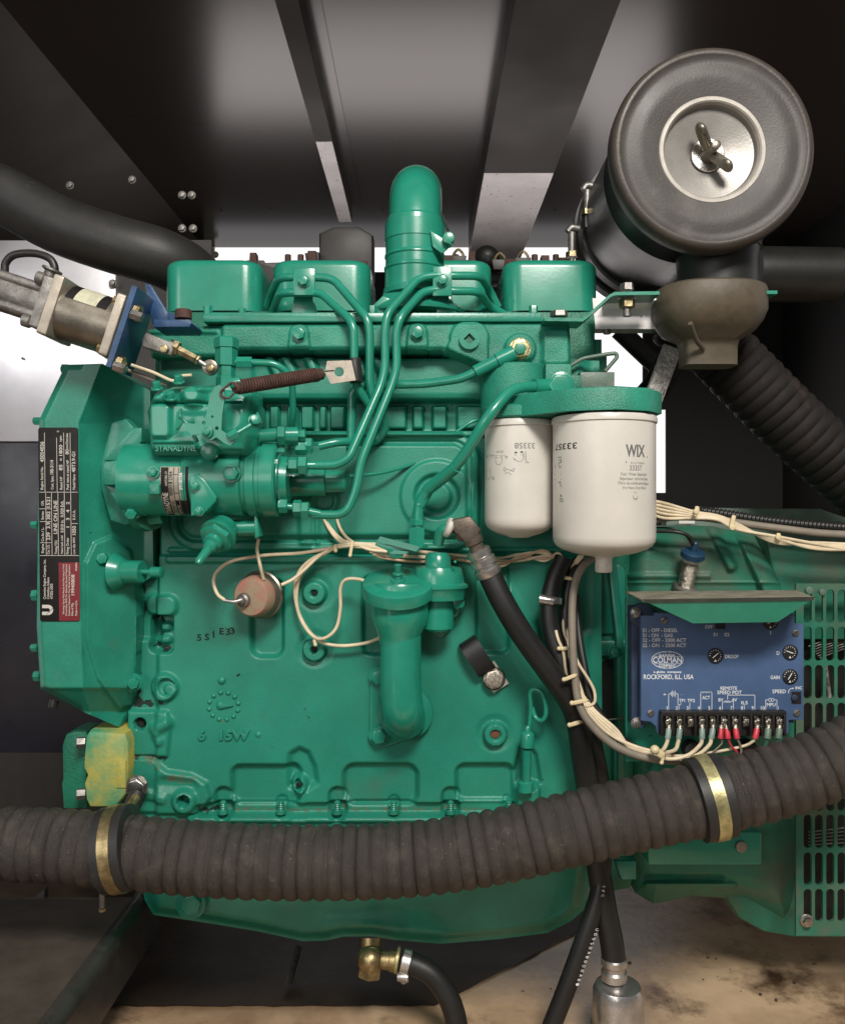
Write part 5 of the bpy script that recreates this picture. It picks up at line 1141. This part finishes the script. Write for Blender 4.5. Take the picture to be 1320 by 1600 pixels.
m = MB('rubber_soft'); m.path([(215, 1240, -42), (206, 1262, -60), (196, 1280, -110)], 13, 12); m.m('brass').path([(213, 1246, -60), (203, 1262, -80), (195, 1278, -118)], 7, 10); m.build('clamp_tail', H)
MB('steel').bolt(215, 1228, -26, 15, 12, wash=1.15, rot=20).build('clamp_bolt', H)
H2 = MB('hose_dark').path([(1050, 490, 110), (1105, 530, 110), (1165, 590, 110), (1225, 650, 110), (1290, 710, 110), (1380, 790, 110), (1450, 860, 110)], 51, 48, 10, rf=corr(.0195, .07)).build('corrugated_hose', angle=75)
H2['label'] = 'dim ribbed hose slanting down behind the air cleaner to the right edge'; H2['category'] = 'hose'
o = MB('rubber_soft').path([(-90, 270, 150), (0, 303, 150), (90, 350, 150), (180, 382, 150), (250, 402, 160), (300, 430, 200), (330, 470, 260)], 45, 40).build('rubber_hose'); o['label'] = 'smooth fat dark rubber hose descending from the upper left edge'; o['category'] = 'hose'
# fuel hose from the lift pump down to the canister
T = thing('fuel_hose', P(760, 880, -60), 'black fuel hose with crimped silver end running down from a brown elbow', 'hose')
m = MB('rubber'); m.path([(762, 892, -70), (785, 940, -75), (815, 990, -75), (852, 1042, -72), (888, 1092, -66), (903, 1130, -60), (910, 1180, -55), (920, 1250, -48), (932, 1340, -50), (945, 1420, -60), (955, 1470, -66), (959, 1505, -70)], 18.5, 28, rf=None)
m.build('tube', T)
ax = Vector((-.42, -.15, .9)).normalized(); m = MB('galv'); m.lathe([(0, 19), (2, 20), (10, 20), (12, 17), (16, 17), (18, 19.5), (26, 19.5), (28, 16), (30, 16), (32, 18), (40, 18), (42, 15)], P(764, 898, -71), ax, 32); m.build('crimp_ferrule', T, angle=30)
m = MB('brass'); m.m('fitting').lathe([(40, 11), (52, 11), (53, 14), (62, 14)], P(764, 898, -71), ax, 20); m.build('threaded_nipple', T)
m = MB('fitting'); m.pp([(704, 812), (735, 806), (752, 828), (742, 845), (728, 850), (716, 838), (706, 828)], -80, 28, 5); m.pp([(700, 820), (718, 812), (728, 848), (716, 846)], -72, 20, 4); m.m('plate_line').lathe([(0, 12), (3, 15), (8, 15), (10, 12)], P(706, 826, -68), Vector((-1, -.1, .35)), 20); m.build('elbow_fitting', T)
m = MB('green_smooth').path([(704, 826, -66), (690, 830, -60), (684, 850, -50)], 9, 16).build('pump_port', E)
ax = Vector((0, 0, -1)); m = MB('galv'); m.lathe([(0, 17), (2, 19), (10, 19), (13, 16), (18, 16), (21, 19), (32, 19), (35, 15)], P(959, 1496, -70), ax, 28); m.build('crimp_ferrule', T, angle=30)
CN = thing('canister_filter', P(965, 1610, -70), 'bare silver inline canister standing at the bottom edge', 'filter')
m = MB('galv'); m.lathe([(-40, 40), (-2, 40), (0, 38), (48, 37), (56, 33), (60, 24), (61, 12)], P(965, 1598, -70), ZV, 48); m.build('canister', CN)
o = thing('rubber_hose', P(870, 1000, -40), 'slimmer black hose printed with white numbers passing under the ribbed hose', 'hose')
m = MB('rubber'); m.path([(880, 872, -30), (866, 905, -36), (858, 940, -40), (860, 985, -44), (876, 1035, -50), (896, 1080, -52), (915, 1120, -46), (928, 1170, -40), (940, 1240, -36), (942, 1320, -46), (936, 1390, -60), (918, 1450, -70), (890, 1530, -76), (855, 1620, -80)], 14, 22); m.build('tube', o)
m = MB('white_print'); s = 'U0520480D0481'
for i, ch in enumerate(s):
    x = 929 - i * 2.55; y = 1452 + i * 7.1; m.text(ch, F(x + .5, y, -88 - i * .2, rot=-68 - i * .3), w=3.4, h=4.6, ext=.1)
for i, ch in enumerate('TPC'): m.text(ch, F(940 - i * .6, 1384 + i * 7, -77 , rot=-82), w=3.2, h=4.2, ext=.1)
m.build('printed_number', o)
m = MB('galv'); cp_ = P(862, 938, -40); m.lathe([(-5, 14.6), (-4.8, 16), (4.8, 16), (5, 14.6)], cp_, Vector((.1, .1, 1)), 32); m.cyl(842, 936, -50, 8, 22, Vector((1, -.1, -.15)), 16)
m.m('hole')
for i in range(6): m.lines([((-3, -3), (-1, 3))], F(858 + i * 3.5, 940 + i * .6, -58.5), .9, .2)
m.build('worm_clamp', o)
o = thing('drain_hose', P(600, 1500, -40), 'glossy black drain hose with brass elbow under the oil pan', 'hose')
m = MB('rubber'); m.path([(628, 1501, -54), (650, 1508, -58), (675, 1523, -62), (697, 1552, -66), (710, 1585, -70), (718, 1630, -74)], 17, 24); m.build('tube', o)
m = MB('brass'); m.sphere(P(579, 1499, -48), 21, 28); m.lathe([(0, 18), (14, 18), (16, 15)], P(579, 1510, -48), Vector((-.1, -.15, -1)), 6); m.lathe([(0, 13), (18, 13), (19, 15), (30, 15)], P(590, 1499, -48), Vector((1, -.1, -.06)), 24); m.lathe([(0, 15), (26, 17)], P(578, 1496, -40), Vector((0,.5,1)), 20); m.build('elbow_fitting', o)
m = MB('zinc_yellow'); m.lathe([(0, 17), (1, 19), (5, 19), (6, 17)], P(618, 1499, -50), Vector((1, -.1, -.15)), 28); m.build('yellow_ring', o)
m = MB('galv'); m.lathe([(0, 17.6), (12, 17.8)], P(628, 1501, -54), Vector((1, -.1, -.25)), 28); m.cyl(622, 1526, -62, 7, 16, Vector((1, -.2, 0)), 14); m.path([(620, 1520, -60), (630, 1536, -62), (638, 1528, -60)], 2, 6); m.build('worm_clamp', o)

# =====================================================================================
# WIRES
# =====================================================================================
W = thing('wiring_harness', P(880, 900, -60), 'bundle of cream wires tied with straps from the engine middle to the governor terminals', 'wiring')
def wire(mt, r_, pts): return MB(mt).path(pts, r_, 8, 8).build('wire', W, angle=80)
c = 'wire_cream'
wire(c, 2.7, [(404, 842, -60), (402, 860, -60), (407, 885, -60), (412, 905, -50)])
wire(c, 2.9, [(352, 938, -75), (340, 928, -72), (334, 908, -66), (342, 890, -60), (365, 876, -50), (410, 868, -42), (470, 864, -36), (520, 856, -34), (560, 852, -34), (600, 856, -34)])
wire(c, 2.8, [(440, 914, -50), (458, 905, -44), (476, 890, -38), (500, 868, -34), (530, 852, -34), (570, 850, -34), (612, 862, -34)])
wire(c, 2.9, [(582, 912, -60), (560, 905, -50), (540, 906, -44), (532, 920, -40), (532, 950, -38), (526, 980, -36), (510, 996, -34), (492, 996, -30), (474, 975, -24), (464, 945, -22), (466, 910, -24), (480, 885, -28), (505, 866, -32), (545, 850, -34), (600, 858, -34)])
wire(c, 2.8, [(596, 996, -20), (570, 1005, -22), (535, 1009, -22), (505, 1004, -24), (482, 985, -24), (466, 955, -22), (461, 920, -22), (468, 893, -26), (490, 872, -30), (530, 855, -32), (580, 852, -34), (620, 864, -34)])
wire(c, 2.5, [(486, 778, 6), (500, 800, -10), (518, 832, -20), (538, 850, -30), (570, 856, -34)])
wire(c, 2.5, [(492, 778, 6), (508, 812, -10), (528, 838, -22), (548, 848, -30), (590, 850, -34)])
wire(c, 2.5, [(522, 770, 4), (524, 800, -10), (532, 826, -20), (548, 845, -30), (575, 858, -36), (605, 862, -36)])
for i, cm_ in enumerate((c, 'wire_tan', c, c, 'wire_tan')):
    wire(cm_, 2.3, [(560 + i * 6, 850 + i * 4, -34), (600, 856 + i * 4, -32 + i * 2), (660, 862 + i * 4 - (i % 2) * 3, -14), (720, 868 + (i * 7) % 13, -8 + i * 2), (780, 872 + (i * 9) % 14, -8 - i * 2), (815, 866 + (i * 5) % 15, -8 - i), (850, 860 + (4 - i) * 4.2, -10 - i), (872, 864 + i * 4, -12), (882, 886, -14 - i * 2), (884 - i, 904, -20 - i)])
for i in range(3):
    wire(c, 2.5, [(905 + i * 3, 868, -20), (892 + i * 1.5, 888, -22), (886 + i * 1.5, 905, -26), (884 + i * 3, 930, -30), (880 + i * 4, 980, -40), (888 + i * 3, 1010, -44), (893 + i * 3, 1050, -54), (904 + i * 4, 1090, -62)])
wire(c, 2.5, [(868, 985, -58), (872, 1000, -62), (880, 1020, -64), (884, 1050, -66), (892, 1075, -70), (905, 1095, -72)])
wire(c, 2.5, [(897, 1022, -64), (905, 1040, -68), (918, 1060, -70), (928, 1080, -72), (928, 1098, -74), (915, 1104, -74)])
Wt = [(0, 0), (1, 1), (3, 2), (4, 3), (8, 4)]
for i, n_ in ((0, 0), (1, 1), (3, 2), (4, 3)):
    x = T_(i) + (-2, -2, 0, -3)[n_]
    end = [(x, 1152, gz - 14), (x - 1, 1160, gz - 14), (x - 8, 1172 + n_ * 1, gz - 12)] if i < 3 else [(x, 1152, gz - 14), (x - 3, 1164, gz - 14), (x - 22, 1180, gz - 12), (x - 50, 1186, gz - 10)]
    wire(c, 3.1, [(896 + n_ * 3, 1080, -62), (908 + n_ * 4, 1100, -70), (925 + n_ * 3, 1122 - n_ * 2, -78), (950 + n_ * 4, 1146 - n_ * 2, -86), (985, 1164 + n_ * 2, -94), (1020, 1174 + n_ * 2.6, -100)] + end[::-1])
wire(c, 2.3, [(905, 1096, -66), (930, 1126, -76), (965, 1156, -86), (1010, 1178, -94), (1060, 1181, -100), (1110, 1176, -106), (1160, 1166, -112), (1176, 1158, -116), (1179, 1153, gz - 14)])
wire('wire_black', 6, [(900, 930, -14), (904, 990, -34), (914, 1050, -52), (922, 1090, -60), (940, 1120, -66), (965, 1150, -72), (1000, 1172, -76), (1060, 1182, -74)])
wire('wire_grey', 6, [(948, 866, -20), (920, 876, -50), (902, 900, -72), (894, 940, -82), (894, 1000, -88), (898, 1060, -92), (906, 1104, -96), (930, 1140, -100), (965, 1168, -104), (1010, 1184, -104), (1070, 1190, -100), (1120, 1188, -96)])
wire('red_plastic', 1.8, [(T_(5) + 6, 1154, gz - 14), (1142, 1166, gz - 12), (1151, 1176, gz - 10), (1146, 1188, gz - 6), (1120, 1194, gz - 2), (1090, 1192, gz), (1060, 1188, gz + 4)])
wire('wire_grey', 1.9, [(T_(6) + 3, 1154, gz - 14), (1156, 1166, gz - 10), (1156, 1180, gz - 8), (1140, 1192, gz - 4), (1100, 1192, gz), (1050, 1188, gz + 6)])
for i in (9, 10): wire('green_dusty', 3, [(T_(i) - 2, 1153, gz - 14), (T_(i) - 6, 1166, gz - 10), (T_(i) - 22, 1180, gz - 6), (1155, 1192, gz), (1110, 1192, gz + 4)])
wire('wire_grey', 1.2, [(T_(5) - 5, 1154, gz - 14), (T_(5) - 4, 1162, gz - 12), (1112, 1176, gz - 10)])
wire('wire_black', 10, [(905, 875, -10), (892, 900, -20), (884, 950, -30), (886, 1010, -36), (905, 1060, -44), (915, 1100, -50)])
def tie(x, y, d_, w_, h_, rot, knob=(-1, 0)):
    m = MB('tie'); kk = K(d_); m.prism(rr(-w_ / 2 * kk, -h_ / 2 * kk, w_ / 2 * kk, h_ / 2 * kk, min(2, h_ * .4), 3), F(x, y, d_, rot=rot), 3, 1); a = math.radians(rot)
    m.sphere(P(x + knob[0] * w_ / 2 * math.cos(a), y - knob[0] * w_ / 2 * math.sin(a), d_ - 1.5), h_ * .62, 10); m.path([(x + w_ / 2 * math.cos(a), y - w_ / 2 * math.sin(a), d_ - 1), (x + w_ / 2 * math.cos(a) + 3, y - w_ / 2 * math.sin(a) + 2, d_ + 6)], 1.6, 6)
    return m.build('cable_tie', W)
tie(549, 857, -38, 22, 5, 80); tie(524, 856, -36, 9, 5, 95); tie(492, 1003, -28, 9, 5, 100); tie(884, 903, -34, 18, 5.5, -8); tie(880, 1013, -66, 14, 5.5, 4); tie(890, 1058, -98, 20, 5.5, 22); tie(905, 1096, -104, 24, 6, 12); tie(898, 1130, -82, 18, 6, 18)
tie(1029, 1176, gz - 16, 16, 11, -35); tie(1034, 1186, gz - 14, 12, 5, 80)
# right-hand bundle
W2 = thing('wiring_harness', P(1170, 830, -40), 'cream wire bundle tied to a grey cable running right above the alternator', 'wiring')
def wire2(mt, r_, pts): return MB(mt).path(pts, r_, 8, 8).build('wire', W2, angle=80)
for i in range(5):
    j = i - 2; y = [788, 793, 798, 803, 809][i]
    wire2(c, 2.6, [(1015, y - 6, -30), (1040, y - 1 + i * .5, -30), (1085, 800 + i * 2.4, -32), (1120, 806 + j * 1.6 + 3, -34 - i), (1150, 818 + i * 2.2, -36 - i), (1210, 838 + (4 - i) * 2.4, -38 - i), (1270, 848 + (i * 3) % 11, -40 - i), (1340, 851 + i * 2.6, -42), (1400, 852 + i * 3, -42)])
wire2('wire_grey', 6, [(1010, 815, -20), (1050, 808, -22), (1100, 809, -26), (1160, 818, -28), (1220, 826, -30), (1280, 833, -30), (1340, 836, -30), (1400, 838, -30)])
MB('wire_black').path([(1093, 798, -14), (1130, 803, -14), (1180, 811, -16), (1240, 818, -18), (1300, 823, -20), (1400, 830, -20)], 7, 20, 10, rf=lambda L: 1 + .16 * math.sin(2 * math.pi * L / .0062)).build('split_conduit', W2, angle=80)
for x, y, r_ in ((1087, 799, 80), (1143, 816, 75), (1215, 839, 90)):
    m = MB('tie'); h_ = {1087: 16, 1143: 22, 1215: 12}[x]; m.prism(rr(-h_ / 2, -3, h_ / 2, 3, 2, 3), F(x, y, -44, rot=r_), 3, 1); m.cyl(x, y + (0 if x != 1143 else 8), -46, 4.5, 3, n=14); m.build('cable_tie', W2)
# =====================================================================================
# SMALL THINGS ON THE BLOCK
# =====================================================================================
PS = thing('pressure_sender', P(410, 930, -20), 'round pressure sender with worn pink face plugged into the block', 'sensor')
ax = Vector((-.30, -1, -.04)).normalized(); o_ = P(418, 926, 2)
m = MB('bronze_grey'); m.lathe([(0, 26), (16, 27), (18, 36), (20, 37.5), (24, 37.5), (26, 35), (34, 34), (38, 31)], o_, ax, 48); m.build('sender_body', PS)
m = MB('rust_pink'); m.lathe([(36, 32), (52, 30), (56, 27), (57, 20), (57.5, 10)], o_, ax, 48); m.build('pink_face', PS)
m = MB('steel_dull'); q = o_ + ax * .056 + Vector((-.010, 0, -.004)); m.lathe([(0, 11), (4, 10), (6, 7), (12, 6), (13, 4)], q, ax, 24); m.lathe([(12, 3), (18, 3)], q, ax, 12); m.m('galv').path([(378, 937, -74), (366, 940, -76), (352, 938, -75)], 3.2, 10); m.build('terminal', PS)
RC = thing('hose_clip', P(760, 1030, -20), 'black rubber lined clip held by a large silver bolt right of the filler tube', 'clip')
m = MB('rubber'); M_ = F(744, 1022, -10, rot=-57); 
m.path([(722, 1012, -8), (738, 1003, -34), (752, 1020, -34), (763, 1042, -12)][0:4], 1, 4) if 0 else None
vs = []; fs = []; n_ = 10; ax_ = Vector((math.cos(math.radians(-57)), 0, math.sin(math.radians(-57)))); sd_ = Vector((math.sin(math.radians(57)), 0, math.cos(math.radians(57))))
prof = []
for i in range(n_ + 1):
    t = i / n_; a = math.pi * (1 - t); prof.append((3 + 30 * math.cos(a) * 1, 6 + 22 * max(0, math.sin(a)) ** .6))
ctr = P(743, 1021, 0)
for u_, h_ in prof:
    for s_ in (-15, 15): vs.append(ctr + ax_ * u_ / 1000 + sd_ * s_ / 1000 + NV * h_ / 1000)
for u_, h_ in prof:
    for s_ in (-15, 15): vs.append(ctr + ax_ * u_ * .8 / 1000 + sd_ * s_ / 1000 + NV * (h_ - 5) / 1000)
N2 = 2 * (n_ + 1)
for i in range(n_): a = 2 * i; fs += [(a, a + 2, a + 3, a + 1), (N2 + a, N2 + a + 1, N2 + a + 3, N2 + a + 2), (a, N2 + a, N2 + a + 2, a + 2), (a + 1, a + 3, N2 + a + 3, N2 + a + 1)]
m.add(vs, fs); m.build('rubber_loop', RC, angle=50)
m = MB('galv'); m.m('plate_line').prism([(-22, -14), (20, -14), (20, 14), (-22, 14)], F(772, 1058, -3, rot=-57), 4, .8); m.build('clip_plate', RC)
m = MB('steel'); m.m('rubber').lathe([(0, 18), (2, 18)], P(771, 1060, -8), NV, 32); m.m('chrome_dirty').bolt(771, 1060, -9, 15.5, 9, wash=1.05, rot=15); m.m('ink_grey').text('S', F(776, 1057, -20, rot=60), w=3.4, h=4.6); m.text('5', F(765, 1064, -20, rot=110), w=3.4, h=4.6); m.text('E', F(779, 1062, -20, rot=-20), w=3, h=4.6); m.build('hex_bolt', RC)
m = MB('filter_white'); m.cyl(572, 938, -30, 20, 30, Vector((-1, -.3, .1))); 
DS = thing('dipstick', P(824, 1230, -20), 'green dipstick with looped handle standing in its tube at lower right of block', 'dipstick')
m = MB('green_smooth'); m.path([(822, 1235, -22), (823, 1170, -30)], 7, 20); m.lathe([(0, 12), (14, 12), (16, 9)], P(821, 1236, -22), ZV, 24); m.build('guide_tube', DS)
m = MB('green_smooth'); m.lathe([(0, 9), (1, 10.5), (20, 10.5), (23, 9), (25, 5), (30, 5), (33, 3)], P(824, 1168, -31), ZV, 28); m.build('cap', DS)
m = MB('green_smooth'); m.path([(826, 1142, -31), (829, 1110, -34), (828, 1085, -38), (834, 1077, -42), (846, 1082, -46), (852, 1100, -48), (852, 1118, -46), (845, 1126, -42), (836, 1120, -36), (831, 1105, -33)], 3.6, 14, 8); m.build('loop_handle', DS)
